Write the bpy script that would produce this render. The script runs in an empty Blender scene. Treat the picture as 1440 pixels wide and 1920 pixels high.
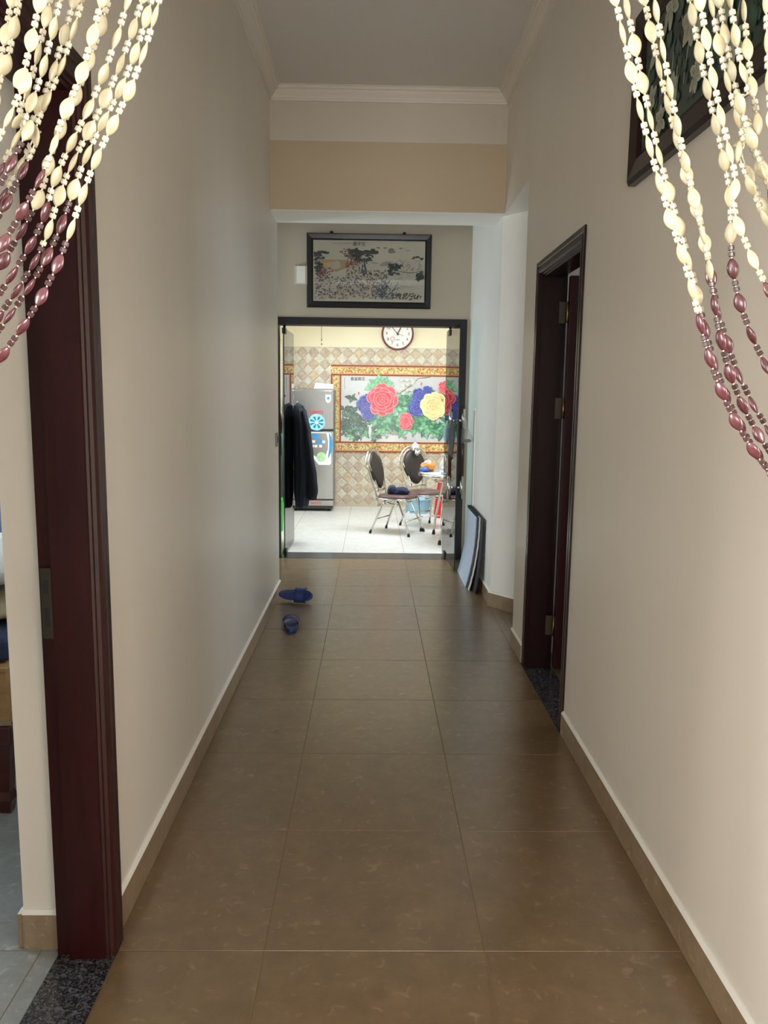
import bpy, bmesh, math, random
from mathutils import Vector, Matrix

random.seed(7)
SC = bpy.context.scene
COL = SC.collection
PI = math.pi

# ------------------------------------------------------------------ camera
CAM_H, PITCH, YAW, ROLL = 1.488, 0.14326, 0.01616, 0.01319
fw = Vector((math.sin(YAW) * math.cos(PITCH), math.cos(YAW) * math.cos(PITCH), -math.sin(PITCH)))
rt = Vector((math.cos(YAW), -math.sin(YAW), 0))
up = rt.cross(fw)
r2 = math.cos(ROLL) * rt + math.sin(ROLL) * up
u2 = -math.sin(ROLL) * rt + math.cos(ROLL) * up
cd = bpy.data.cameras.new('camera')
cd.sensor_fit = 'VERTICAL'
cd.sensor_height = 24.0
cd.lens = 1470.07 / 1920 * 24.0
cd.clip_start = 0.02
cam = bpy.data.objects.new('camera', cd)
cam.matrix_world = Matrix(((r2.x, u2.x, -fw.x, 0), (r2.y, u2.y, -fw.y, 0), (r2.z, u2.z, -fw.z, CAM_H), (0, 0, 0, 1)))
COL.objects.link(cam)
SC.camera = cam

# ------------------------------------------------------------------ world, daylight, exposure
w = bpy.data.worlds.new('world')
SC.world = w
w.use_nodes = True
bg = w.node_tree.nodes['Background']
bg.inputs['Color'].default_value = (0.80, 0.90, 1.0, 1)
bg.inputs['Strength'].default_value = 2.0
SC.view_settings.view_transform = 'Standard'
SC.view_settings.look = 'None'
SC.view_settings.gamma = 1.0
SC.view_settings.use_curve_mapping = False
SC.view_settings.exposure = 0.31
SC.cycles.diffuse_bounces = 5
SC.cycles.max_bounces = 10
SC.cycles.transparent_max_bounces = 16
SC.cycles.sample_clamp_indirect = 6.0


def area(name, loc, direction, sx, sy, power, color):
    l = bpy.data.lights.new(name, 'AREA')
    l.shape = 'RECTANGLE'
    l.size, l.size_y = sx, sy
    l.energy = power
    l.color = color
    o = bpy.data.objects.new(name, l)
    o.location = loc
    o.rotation_euler = Vector(direction).to_track_quat('-Z', 'Y').to_euler()
    COL.objects.link(o)
    return o


# daylight by the house's openings; some are unseen and added as fill
area('kitchen_window_daylight', (-1.42, 9.3, 1.62), (1, 0, -0.12), 2.7, 1.25, 52, (0.80, 0.92, 1.0))
area('kitchen_overhead_fill', (0.5, 8.35, 3.34), (0, 0, -1), 2.2, 1.3, 108, (0.82, 0.93, 1.0))  # unseen skylight, added to brighten the kitchen floor
area('bedroom_window_daylight', (-4.1, 4.0, 1.6), (1, 0, -0.05), 1.9, 1.4, 165, (0.74, 0.89, 1.0))
area('foyer_window_daylight', (-2.8, 6.56, 1.65), (1, 0, -0.03), 1.0, 1.3, 38, (0.86, 0.95, 1.0))
area('front_door_daylight', (-0.2, -4.9, 0.95), (0, 1, 0.05), 2.4, 1.7, 270, (1.0, 0.975, 0.93))
area('front_room_side_fill', (-2.4, -0.6, 1.5), (1, 0.25, -0.05), 1.5, 1.4, 300, (1.0, 0.98, 0.955))  # unseen side window, added to light the corridor walls
area('front_room_side_fill', (2.6, -0.6, 1.5), (-1, 0.25, -0.05), 1.5, 1.4, 300, (1.0, 0.98, 0.955))  # opposite unseen window, added for the same corridor fill
area('side_room_fill', (3.15, 3.4, 1.6), (-1, 0, 0), 1.0, 1.0, 14, (0.85, 0.93, 1.0))  # unseen window light, added to lift the side-room wall to grey


# ------------------------------------------------------------------ colour and materials
def lin(c):
    return tuple(((v / 255) / 12.92 if v / 255 <= 0.04045 else ((v / 255 + 0.055) / 1.055) ** 2.4) for v in c)


MATS = {}


def base(name):
    m = bpy.data.materials.new(name)
    m.use_nodes = True
    MATS[name] = m
    return m, m.node_tree, m.node_tree.nodes['Principled BSDF']


def mat(name, rgb, rough=0.5, metal=0.0, var=0.0, scale=8.0, bump=0.0, bscale=40.0, stretch=(1, 1, 1), spec=0.5, coat=0.0, trans=0.0, sheen=0.0):
    m, nt, b = base(name)
    c = lin(rgb) + (1,)
    b.inputs['Base Color'].default_value = c
    b.inputs['Roughness'].default_value = rough
    b.inputs['Metallic'].default_value = metal
    b.inputs['Specular IOR Level'].default_value = spec
    b.inputs['Coat Weight'].default_value = coat
    b.inputs['Coat Roughness'].default_value = 0.12
    b.inputs['Sheen Weight'].default_value = sheen
    b.inputs['Transmission Weight'].default_value = trans
    if var or bump:
        tc = nt.nodes.new('ShaderNodeTexCoord')
        mp = nt.nodes.new('ShaderNodeMapping')
        mp.inputs['Scale'].default_value = stretch
        nt.links.new(tc.outputs['Object'], mp.inputs['Vector'])
    if var:
        n = nt.nodes.new('ShaderNodeTexNoise')
        n.inputs['Scale'].default_value = scale
        n.inputs['Detail'].default_value = 5
        nt.links.new(mp.outputs['Vector'], n.inputs['Vector'])
        r = nt.nodes.new('ShaderNodeValToRGB')
        r.color_ramp.elements[0].position = 0.3
        r.color_ramp.elements[1].position = 0.7
        r.color_ramp.elements[0].color = tuple(v * (1 - var) for v in c[:3]) + (1,)
        r.color_ramp.elements[1].color = tuple(min(1, v * (1 + var)) for v in c[:3]) + (1,)
        nt.links.new(n.outputs['Fac'], r.inputs['Fac'])
        nt.links.new(r.outputs['Color'], b.inputs['Base Color'])
    if bump:
        n2 = nt.nodes.new('ShaderNodeTexNoise')
        n2.inputs['Scale'].default_value = bscale
        n2.inputs['Detail'].default_value = 4
        nt.links.new(mp.outputs['Vector'], n2.inputs['Vector'])
        bp = nt.nodes.new('ShaderNodeBump')
        bp.inputs['Strength'].default_value = bump
        bp.inputs['Distance'].default_value = 0.01
        nt.links.new(n2.outputs['Fac'], bp.inputs['Height'])
        nt.links.new(bp.outputs['Normal'], b.inputs['Normal'])
    return m


def marble(name, dark, mid, light, rough, spec=0.5):
    """Mottled beige stone look; every tile draws its own cut of the pattern."""
    m, nt, b = base(name)
    tc = nt.nodes.new('ShaderNodeTexCoord')
    oi = nt.nodes.new('ShaderNodeObjectInfo')
    mul = nt.nodes.new('ShaderNodeMath'); mul.operation = 'MULTIPLY'; mul.inputs[1].default_value = 37.0
    nt.links.new(oi.outputs['Random'], mul.inputs[0])
    add = nt.nodes.new('ShaderNodeVectorMath'); add.operation = 'ADD'
    nt.links.new(tc.outputs['Object'], add.inputs[0])
    nt.links.new(mul.outputs[0], add.inputs[1])
    n = nt.nodes.new('ShaderNodeTexNoise')
    n.inputs['Scale'].default_value = 11.0; n.inputs['Detail'].default_value = 10; n.inputs['Roughness'].default_value = 0.72
    n.inputs['Distortion'].default_value = 0.35
    nt.links.new(add.outputs[0], n.inputs['Vector'])
    r = nt.nodes.new('ShaderNodeValToRGB')
    r.color_ramp.elements[0].position = 0.30; r.color_ramp.elements[0].color = lin(dark) + (1,)
    r.color_ramp.elements[1].position = 0.72; r.color_ramp.elements[1].color = lin(light) + (1,)
    e = r.color_ramp.elements.new(0.5); e.color = lin(mid) + (1,)
    nt.links.new(n.outputs['Fac'], r.inputs['Fac'])
    v = nt.nodes.new('ShaderNodeTexNoise')
    v.inputs['Scale'].default_value = 30.0; v.inputs['Detail'].default_value = 5; v.inputs['Distortion'].default_value = 0.8
    nt.links.new(add.outputs[0], v.inputs['Vector'])
    vr = nt.nodes.new('ShaderNodeValToRGB')
    vr.color_ramp.elements[0].position = 0.60; vr.color_ramp.elements[0].color = (0, 0, 0, 1)
    vr.color_ramp.elements[1].position = 0.70; vr.color_ramp.elements[1].color = (0.7, 0.7, 0.7, 1)
    nt.links.new(v.outputs['Fac'], vr.inputs['Fac'])
    mx = nt.nodes.new('ShaderNodeMix'); mx.data_type = 'RGBA'
    nt.links.new(vr.outputs['Color'], mx.inputs['Factor'])
    nt.links.new(r.outputs['Color'], mx.inputs['A'])
    mx.inputs['B'].default_value = lin(tuple(min(255, q + 22) for q in light)) + (1,)
    nt.links.new(mx.outputs['Result'], b.inputs['Base Color'])
    b.inputs['Roughness'].default_value = rough
    b.inputs['Specular IOR Level'].default_value = spec
    return m


def speckle(name, c0, c1, rough):
    m, nt, b = base(name)
    tc = nt.nodes.new('ShaderNodeTexCoord')
    n = nt.nodes.new('ShaderNodeTexNoise')
    n.inputs['Scale'].default_value = 95.0; n.inputs['Detail'].default_value = 3; n.inputs['Distortion'].default_value = 1.5
    nt.links.new(tc.outputs['Object'], n.inputs['Vector'])
    r = nt.nodes.new('ShaderNodeValToRGB')
    r.color_ramp.elements[0].position = 0.46; r.color_ramp.elements[0].color = lin(c0) + (1,)
    r.color_ramp.elements[1].position = 0.66; r.color_ramp.elements[1].color = lin(c1) + (1,)
    nt.links.new(n.outputs['Fac'], r.inputs['Fac'])
    nt.links.new(r.outputs['Color'], b.inputs['Base Color'])
    b.inputs['Roughness'].default_value = rough
    return m


def random_tint(name, colors, rough, bump=0.0):
    """One of a few stone colours per tile, taken from the object's random number."""
    m, nt, b = base(name)
    oi = nt.nodes.new('ShaderNodeObjectInfo')
    r = nt.nodes.new('ShaderNodeValToRGB')
    while len(r.color_ramp.elements) < len(colors):
        r.color_ramp.elements.new(0.5)
    for i, c in enumerate(colors):
        r.color_ramp.elements[i].position = i / max(1, len(colors) - 1)
        r.color_ramp.elements[i].color = lin(c) + (1,)
    nt.links.new(oi.outputs['Random'], r.inputs['Fac'])
    tc = nt.nodes.new('ShaderNodeTexCoord')
    n = nt.nodes.new('ShaderNodeTexNoise'); n.inputs['Scale'].default_value = 26; n.inputs['Detail'].default_value = 5
    add = nt.nodes.new('ShaderNodeVectorMath'); add.operation = 'ADD'
    mul = nt.nodes.new('ShaderNodeMath'); mul.operation = 'MULTIPLY'; mul.inputs[1].default_value = 91
    nt.links.new(oi.outputs['Random'], mul.inputs[0])
    nt.links.new(tc.outputs['Object'], add.inputs[0]); nt.links.new(mul.outputs[0], add.inputs[1])
    nt.links.new(add.outputs[0], n.inputs['Vector'])
    mx = nt.nodes.new('ShaderNodeMix'); mx.data_type = 'RGBA'; mx.blend_type = 'OVERLAY'; mx.inputs['Factor'].default_value = 0.55
    nt.links.new(r.outputs['Color'], mx.inputs['A']); nt.links.new(n.outputs['Fac'], mx.inputs['B'])
    nt.links.new(mx.outputs['Result'], b.inputs['Base Color'])
    b.inputs['Roughness'].default_value = rough
    return m


def printed(name, rough=0.4, coat=0.0):
    """Flat print: colour comes from the mesh's own colour attribute."""
    m, nt, b = base(name)
    a = nt.nodes.new('ShaderNodeVertexColor'); a.layer_name = 'print'
    nt.links.new(a.outputs['Color'], b.inputs['Base Color'])
    b.inputs['Roughness'].default_value = rough
    b.inputs['Coat Weight'].default_value = coat
    return m


def glass(name, tint, ior=1.5, rough=0.0):
    m, nt, b = base(name)
    out = nt.nodes['Material Output']
    t = nt.nodes.new('ShaderNodeBsdfTransparent'); t.inputs['Color'].default_value = tint + (1,)
    g = nt.nodes.new('ShaderNodeBsdfGlossy'); g.inputs['Roughness'].default_value = rough
    f = nt.nodes.new('ShaderNodeFresnel'); f.inputs['IOR'].default_value = ior
    mx = nt.nodes.new('ShaderNodeMixShader')
    nt.links.new(f.outputs[0], mx.inputs[0]); nt.links.new(t.outputs[0], mx.inputs[1]); nt.links.new(g.outputs[0], mx.inputs[2])
    nt.links.new(mx.outputs[0], out.inputs['Surface'])
    return m


def film(name, rgb, opacity):
    """Thin clear plastic film: mostly see-through with a soft white sheen."""
    m, nt, b = base(name)
    out = nt.nodes['Material Output']
    b.inputs['Base Color'].default_value = lin(rgb) + (1,)
    b.inputs['Roughness'].default_value = 0.2
    t = nt.nodes.new('ShaderNodeBsdfTransparent')
    mx = nt.nodes.new('ShaderNodeMixShader'); mx.inputs[0].default_value = opacity
    nt.links.new(t.outputs[0], mx.inputs[1]); nt.links.new(b.outputs[0], mx.inputs[2])
    nt.links.new(mx.outputs[0], out.inputs['Surface'])
    return m


def ornament(name):
    """Gilded floral border print: yellow ground with red, green and pale flecks."""
    m, nt, b = base(name)
    tc = nt.nodes.new('ShaderNodeTexCoord')
    v = nt.nodes.new('ShaderNodeTexVoronoi'); v.inputs['Scale'].default_value = 58
    nt.links.new(tc.outputs['Object'], v.inputs['Vector'])
    sep = nt.nodes.new('ShaderNodeSeparateColor'); nt.links.new(v.outputs['Color'], sep.inputs[0])
    r = nt.nodes.new('ShaderNodeValToRGB'); r.color_ramp.interpolation = 'CONSTANT'
    cols = [(206, 176, 100), (222, 210, 160), (180, 96, 62), (198, 170, 96), (150, 150, 92), (216, 200, 136), (190, 130, 84)]
    pos = [0, .25, .42, .56, .72, .84, .93]
    while len(r.color_ramp.elements) < len(cols):
        r.color_ramp.elements.new(0.5)
    for i, c in enumerate(cols):
        r.color_ramp.elements[i].position = pos[i]; r.color_ramp.elements[i].color = lin(c) + (1,)
    nt.links.new(sep.outputs[0], r.inputs['Fac'])
    nt.links.new(r.outputs['Color'], b.inputs['Base Color'])
    b.inputs['Roughness'].default_value = 0.35
    return m


mat('wall_paint', (231, 225, 215), rough=0.42, var=0.03, scale=1.6, bump=0.10, bscale=9.0, stretch=(1, 1, 0.25), spec=0.5)
mat('upper_paint', (204, 196, 182), rough=0.55, var=0.02, scale=2)
mat('header_paint_dimmed', (190, 172, 145), rough=0.55, var=0.02, scale=2)  # wall paint, with the weaker light high up put into the colour
mat('far_paint_dimmed', (176, 167, 149), rough=0.5, var=0.02, scale=2)  # picture wall is backlit; that dimness is put into the colour
mat('white_paint', (243, 242, 236), rough=0.5, var=0.02, scale=3)
mat('ceiling_paint', (216, 212, 206), rough=0.7, var=0.02, scale=1.5)
mat('cornice_plaster', (226, 219, 208), rough=0.55)
mat('kitchen_paint', (236, 224, 192), rough=0.6, var=0.02, scale=2)
marble('floor_stone', (100, 77, 48), (115, 91, 60), (131, 107, 75), 0.28, 2.0)
marble('bedroom_stone', (132, 134, 132), (148, 150, 148), (162, 164, 162), 0.3)
marble('kitchen_stone_lit', (214, 210, 204), (226, 223, 218), (234, 232, 228), 0.3)  # same tile as the corridor; strong daylight put into the paler colour
marble('base_stone', (132, 112, 88), (146, 126, 102), (160, 141, 117), 0.30)
mat('grout', (128, 108, 80), rough=0.8)
mat('tile_grout', (196, 184, 160), rough=0.8)
speckle('granite', (34, 34, 38), (104, 102, 104), 0.22)
mat('door_wood', (44, 11, 11), rough=0.36, var=0.25, scale=7, stretch=(6, 6, 0.5), spec=0.35)
mat('frame_wood', (30, 11, 11), rough=0.26, var=0.25, scale=7, stretch=(6, 6, 0.5), spec=0.3)
mat('dark_frame', (24, 17, 21), rough=0.45, var=0.1, scale=10, spec=0.3)
mat('black_frame', (27, 28, 30), rough=0.35, var=0.15, scale=30)
mat('brass', (176, 146, 84), rough=0.35, metal=1.0)
mat('dull_steel', (78, 72, 62), rough=0.5, metal=0.9)
mat('steel', (206, 204, 198), rough=0.16, metal=1.0)
mat('brushed_steel', (150, 149, 147), rough=0.38, metal=1.0, var=0.05, scale=30, stretch=(8, 8, 0.3))
mat('dark_metal', (36, 34, 36), rough=0.4, metal=0.6)
mat('rubber', (22, 22, 24), rough=0.7)
mat('handle_wood', (66, 34, 34), rough=0.35, var=0.2, scale=20, stretch=(4, 4, 0.4), coat=0.3)
glass('pane', (0.93, 0.98, 0.96))
glass('window_glass', (0.97, 0.99, 1.0))
mat('glass_edge', (16, 48, 46), rough=0.15)
mat('cream_bead', (140, 130, 103), rough=0.42, var=0.08, scale=60)
mat('white_bead', (138, 130, 110), rough=0.35)
mat('red_bead', (62, 27, 31), rough=0.25, var=0.25, scale=90)
mat('red_small_bead', (46, 22, 24), rough=0.3)
mat('thread', (196, 186, 160), rough=0.8)
random_tint('tan_tile', [(190, 170, 148), (196, 176, 150), (186, 168, 148), (202, 178, 142), (184, 164, 144), (192, 174, 152)], 0.4)
random_tint('cream_tile', [(208, 198, 178), (202, 192, 172), (212, 203, 184), (198, 186, 166)], 0.4)
printed('tile_print', 0.28)
printed('paper_print', 0.5)
mat('picture_green', (34, 56, 48), rough=0.3, var=0.3, scale=5)
ornament('border_print')
mat('border_red', (150, 52, 38), rough=0.4, var=0.2, scale=40)
mat('border_gold', (214, 164, 90), rough=0.4, var=0.2, scale=60)
mat('mural_white', (200, 199, 197), rough=0.22, var=0.02, scale=2)
mat('art_paper', (214, 204, 184), rough=0.4, var=0.03, scale=5)
mat('white_plastic', (232, 230, 222), rough=0.35)
mat('cream_plastic', (190, 182, 160), rough=0.4)
mat('grey_plastic', (126, 126, 126), rough=0.4)
mat('fridge_side', (120, 122, 130), rough=0.4)
mat('fridge_base', (58, 60, 66), rough=0.5)
mat('sticker_white', (232, 240, 244), rough=0.3)
mat('sticker_blue', (38, 140, 206), rough=0.3, var=0.15, scale=20)
mat('sticker_cyan', (140, 206, 230), rough=0.3, var=0.2, scale=30)
mat('sticker_teal', (22, 104, 140), rough=0.3, var=0.3, scale=30)
mat('sticker_green', (176, 214, 160), rough=0.3, var=0.2, scale=25)
mat('red_ink', (206, 38, 48), rough=0.4)
mat('black_ink', (26, 26, 28), rough=0.5)
mat('pink_ink', (226, 150, 150), rough=0.5)
mat('green_ink', (96, 170, 120), rough=0.5)
mat('clock_rim', (108, 34, 40), rough=0.3, coat=0.3)
mat('chair_vinyl', (42, 33, 33), rough=0.45, var=0.1, scale=20)
mat('seat_vinyl', (96, 70, 66), rough=0.45, var=0.1, scale=20)
mat('table_glass', (196, 208, 214), rough=0.08)
mat('blue_plastic', (152, 204, 228), rough=0.35)
mat('red_plastic', (206, 26, 44), rough=0.35)
mat('green_plastic', (58, 184, 70), rough=0.35)
mat('slide_blue', (36, 56, 112), rough=0.45, var=0.1, scale=30)
mat('slide_dark', (26, 40, 88), rough=0.55)
mat('jacket_black', (27, 31, 40), rough=0.8, var=0.2, scale=12, bump=0.5, bscale=14, stretch=(1, 1, 0.3), spec=0.3)
mat('teal_cloth', (116, 146, 144), rough=0.85, var=0.2, scale=10, bump=0.4, bscale=14, stretch=(1, 1, 0.35))
mat('red_cloth', (196, 42, 66), rough=0.85, var=0.2, scale=10, bump=0.4, bscale=20)
mat('camo_cloth', (92, 96, 62), rough=0.85, var=0.6, scale=22, bump=0.3, bscale=20)
mat('navy_cloth', (34, 42, 72), rough=0.85, var=0.3, scale=20, bump=0.4, bscale=30)
mat('blue_cloth', (108, 140, 186), rough=0.85, var=0.15, scale=9, bump=0.4, bscale=20)
mat('white_cloth', (224, 226, 222), rough=0.9, var=0.05, scale=20, bump=0.3, bscale=40)
mat('grey_cloth', (84, 90, 96), rough=0.8, var=0.15, scale=20)
mat('paleblue_cloth', (170, 206, 222), rough=0.8)
mat('tan_wood', (168, 128, 84), rough=0.5, var=0.2, scale=5, stretch=(0.5, 6, 6))
mat('red_wood', (72, 24, 20), rough=0.35, var=0.25, scale=6, stretch=(0.6, 5, 5), coat=0.2)
mat('mat_blue', (192, 206, 228), rough=0.7, var=0.04, scale=30)
mat('mat_dark', (44, 46, 52), rough=0.7)
mat('mat_white', (222, 222, 218), rough=0.7)
mat('orange_pack', (236, 140, 52), rough=0.35, var=0.25, scale=22)
mat('bluepack', (58, 96, 172), rough=0.35, var=0.2, scale=18)
mat('lilac_pack', (206, 186, 214), rough=0.35, var=0.2, scale=18)
film('clear_film', (228, 234, 236), 0.22)
mat('dark_food', (60, 52, 50), rough=0.7, var=0.3, scale=30)
mat('mattress', (150, 132, 106), rough=0.9, var=0.08, scale=18)


# ------------------------------------------------------------------ mesh building
class MB:
    """Collects plain geometry for ONE mesh object."""

    def __init__(self):
        self.v, self.f, self.mi, self.c, self.sm = [], [], [], [], []

    def add(self, verts, faces, mi=0, col=None, smooth=False):
        o = len(self.v)
        self.v += [tuple(p) for p in verts]
        if col is None:
            self.c += [(1, 1, 1)] * len(verts)
        elif isinstance(col, list):
            self.c += col
        else:
            self.c += [col] * len(verts)
        for f in faces:
            self.f.append(tuple(i + o for i in f)); self.mi.append(mi); self.sm.append(smooth)
        return self

    def box(self, x0, x1, y0, y1, z0, z1, mi=0):
        v = [(x, y, z) for z in (z0, z1) for y in (y0, y1) for x in (x0, x1)]
        return self.add(v, [(0, 2, 3, 1), (4, 5, 7, 6), (0, 1, 5, 4), (2, 6, 7, 3), (0, 4, 6, 2), (1, 3, 7, 5)], mi)

    def obox(self, c, ex, ey, ez, hx, hy, hz, mi=0):
        c, ex, ey, ez = Vector(c), Vector(ex).normalized(), Vector(ey).normalized(), Vector(ez).normalized()
        v = [c + ex * (hx * a) + ey * (hy * b) + ez * (hz * d) for d in (-1, 1) for b in (-1, 1) for a in (-1, 1)]
        return self.add(v, [(0, 2, 3, 1), (4, 5, 7, 6), (0, 1, 5, 4), (2, 6, 7, 3), (0, 4, 6, 2), (1, 3, 7, 5)], mi)

    def loft(self, rings, closed=True, caps=True, mi=0, smooth=True):
        n = len(rings[0]); v = [p for r in rings for p in r]; f = []
        for i in range(len(rings) - 1):
            for j in range(n if closed else n - 1):
                k = (j + 1) % n
                f.append((i * n + j, i * n + k, (i + 1) * n + k, (i + 1) * n + j))
        if caps and closed:
            f.append(tuple(range(n - 1, -1, -1)))
            f.append(tuple(range((len(rings) - 1) * n, len(rings) * n)))
        return self.add(v, f, mi, None, smooth)

    def tube(self, pts, r, seg=10, mi=0, closed=False, caps=True):
        pts = [Vector(p) for p in pts]; rings = []; N = len(pts); ref = None
        for i, p in enumerate(pts):
            if closed:
                t = pts[(i + 1) % N] - pts[i - 1]
            else:
                t = pts[min(i + 1, N - 1)] - pts[max(i - 1, 0)]
            t.normalize()
            if ref is None:
                ref = Vector((0, 0, 1)) if abs(t.z) < 0.9 else Vector((1, 0, 0))
            a = (ref - t * ref.dot(t)).normalized(); b = t.cross(a); ref = a
            rr = r[i] if isinstance(r, (list, tuple)) else r
            rings.append([p + a * (rr * math.cos(2 * PI * k / seg)) + b * (rr * math.sin(2 * PI * k / seg)) for k in range(seg)])
        if closed:
            rings.append(rings[0]); return self.loft(rings, True, False, mi)
        return self.loft(rings, True, caps, mi)

    def lathe(self, prof, c, seg=24, mi=0, axis='z', smooth=True, caps=True):
        rings = []
        for r, h in prof:
            ring = []
            for k in range(seg):
                a = 2 * PI * k / seg; p = (r * math.cos(a), r * math.sin(a), h)
                if axis == 'y':
                    p = (p[0], -p[2], p[1])
                elif axis == 'x':
                    p = (p[2], p[0], p[1])
                ring.append((c[0] + p[0], c[1] + p[1], c[2] + p[2]))
            rings.append(ring)
        return self.loft(rings, True, caps, mi, smooth)

    def blob(self, c, rx, ry, rz, seg=20, rings=12, noise=0.0, seed=0, mi=0, flat_bottom=None):
        rnd = random.Random(seed); ph = [rnd.uniform(0, 6) for _ in range(8)]; R = []
        for i in range(rings + 1):
            t = PI * i / rings; ring = []
            for k in range(seg):
                a = 2 * PI * k / seg
                s = 1 + noise * (math.sin(3 * a + ph[0] + 2 * t) + 0.6 * math.sin(5 * a + ph[1] - 3 * t) + 0.5 * math.sin(4 * t + ph[2] + 2 * a))
                x, y, z = rx * math.sin(t) * math.cos(a) * s, ry * math.sin(t) * math.sin(a) * s, -rz * math.cos(t) * s
                if flat_bottom is not None:
                    z = max(z, flat_bottom)
                ring.append((c[0] + x, c[1] + y, c[2] + z))
            R.append(ring)
        return self.loft(R, True, True, mi)

    def build(self, name, mats, parent=None, colors=False):
        me = bpy.data.meshes.new(name)
        me.from_pydata(self.v, [], self.f)
        for m in ([mats] if isinstance(mats, str) else mats):
            me.materials.append(MATS[m])
        me.polygons.foreach_set('material_index', self.mi)
        me.polygons.foreach_set('use_smooth', self.sm)
        if colors:
            ca = me.color_attributes.new('print', 'FLOAT_COLOR', 'POINT')
            for i, c in enumerate(self.c):
                ca.data[i].color = (c[0], c[1], c[2], 1)
        bm = bmesh.new(); bm.from_mesh(me)
        if not colors:
            bmesh.ops.recalc_face_normals(bm, faces=bm.faces)
        bm.to_mesh(me); bm.free()
        me.update()
        return link(name, me, parent)


def link(name, me, parent=None, loc=None):
    o = bpy.data.objects.new(name, me)
    COL.objects.link(o)
    if parent:
        o.parent = parent
        if loc is not None:
            o.location = loc
        else:
            o.matrix_parent_inverse = Matrix.Translation(-Vector(parent.location)) if parent.rotation_euler.z == 0 else Matrix.Identity(4)
    elif loc is not None:
        o.location = loc
    return o


def tag(o, label=None, cat=None, group=None, kind=None):
    if label: o['label'] = label
    if cat: o['category'] = cat
    if group: o['group'] = group
    if kind: o['kind'] = kind
    return o


def thing(name, label, cat, loc, rz=0, group=None, kind=None):
    o = bpy.data.objects.new(name, None)
    o.empty_display_size = 0.05
    COL.objects.link(o)
    o.location = loc
    o.rotation_euler = (0, 0, rz)
    return tag(o, label, cat, group, kind)


def dup(root, loc, rz, label=None):
    r = root.copy(); COL.objects.link(r); r.location = loc; r.rotation_euler = (0, 0, rz)
    if label: r['label'] = label
    for ch in list(root.children):
        c = ch.copy(); COL.objects.link(c); c.parent = r
        for g in list(ch.children):
            d = g.copy(); COL.objects.link(d); d.parent = c
    return r


def bevel(o, wd, seg=2):
    m = o.modifiers.new('bevel', 'BEVEL'); m.width = wd; m.segments = seg; m.limit_method = 'ANGLE'
    return o


def text_mesh(name, body, size, material, parent, origin, ex, ey, align='CENTER', depth=0.0008, bold=0.0):
    """Lettering as thin raised mesh; ex = reading direction, ey = up."""
    cu = bpy.data.curves.new(name, 'FONT'); cu.body = body; cu.size = size; cu.align_x = align; cu.align_y = 'CENTER'
    cu.extrude = depth; cu.offset = bold; cu.resolution_u = 3
    t = bpy.data.objects.new(name, cu); COL.objects.link(t)
    dg = bpy.context.evaluated_depsgraph_get(); dg.update()
    me = bpy.data.meshes.new_from_object(t.evaluated_get(dg))
    bpy.data.objects.remove(t); bpy.data.curves.remove(cu)
    ex, ey = Vector(ex).normalized(), Vector(ey).normalized(); ez = ex.cross(ey)
    M = Matrix(((ex.x, ey.x, ez.x, origin[0]), (ex.y, ey.y, ez.y, origin[1]), (ex.z, ey.z, ez.z, origin[2]), (0, 0, 0, 1)))
    me.transform(M)
    me.materials.clear(); me.materials.append(MATS[material])
    me.name = name
    return link(name, me, parent)


# ------------------------------------------------------------------ the room shell
XL, XR, CEIL, SOFF = -0.70, 0.875, 3.50, 2.735
YB0, YB1, YF, YK, YE = 5.50, 5.88, 7.25, 7.45, 10.82


def struct(name, mb, mats):
    return tag(mb.build(name, mats), kind='structure')


wl = MB()
wl.box(-0.93, XL, 0.62, 0.93, 0, CEIL)
wl.box(-0.93, XL, 0.93, 1.985, 2.25, CEIL)
wl.box(-0.93, -0.83, 1.96, 1.985, 0, 2.25)
wl.box(-0.93, XL, 1.985, YB1, 0, CEIL)
struct('wall_left', wl, 'wall_paint')
wr = MB()
wr.box(XR, 1.03, 0.62, 3.352, 0, CEIL)
wr.box(XR, 1.03, 3.352, 4.31, 2.21, CEIL)
wr.box(XR, 1.03, 4.31, 4.66, 0, CEIL)
wr.box(XR, 1.03, 4.66, 5.58, SOFF, CEIL)
struct('wall_right', wr, 'wall_paint')
struct('wall_foyer_right', MB().box(XR, 1.03, 5.58, YF, 0, CEIL), 'white_paint')
ob = MB()
P0, P1 = (XR + 0.001, 5.58), (1.62, 4.62)
ob.add([(P0[0], P0[1], 0), (P1[0], P1[1], 0), (P1[0] + .12, P1[1] + .1, 0), (1.03, 5.62, 0),
        (P0[0], P0[1], SOFF), (P1[0], P1[1], SOFF), (P1[0] + .12, P1[1] + .1, SOFF), (1.03, 5.62, SOFF)],
       [(0, 1, 5, 4), (1, 2, 6, 5), (2, 3, 7, 6), (3, 0, 4, 7), (4, 5, 6, 7), (3, 2, 1, 0)])
struct('wall_angled', ob, 'white_paint')
struct('ceiling_passage', MB().box(1.03, 1.9, 4.62, 5.7, SOFF, SOFF + 0.1), 'white_paint')
hd = MB()
hd.box(XL, XR, YB0, YB1, SOFF, 3.175)
struct('wall_header', hd, 'header_paint_dimmed')
struct('wall_header_upper', MB().box(XL, XR, YB0, YB1, 3.175, CEIL), 'upper_paint')
struct('trim_soffit', MB().box(XL, XR, YB0 + 0.002, YB1 - 0.002, SOFF - 0.003, SOFF + 0.001), 'white_paint')
struct('trim_soffit_passage', MB().box(XR + 0.0005, 1.029, 4.662, 5.578, SOFF - 0.003, SOFF + 0.001), 'white_paint')
struct('ceiling', MB().box(-0.93, 1.03, 0.5, YB0, CEIL, CEIL + 0.12), 'ceiling_paint')
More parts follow.
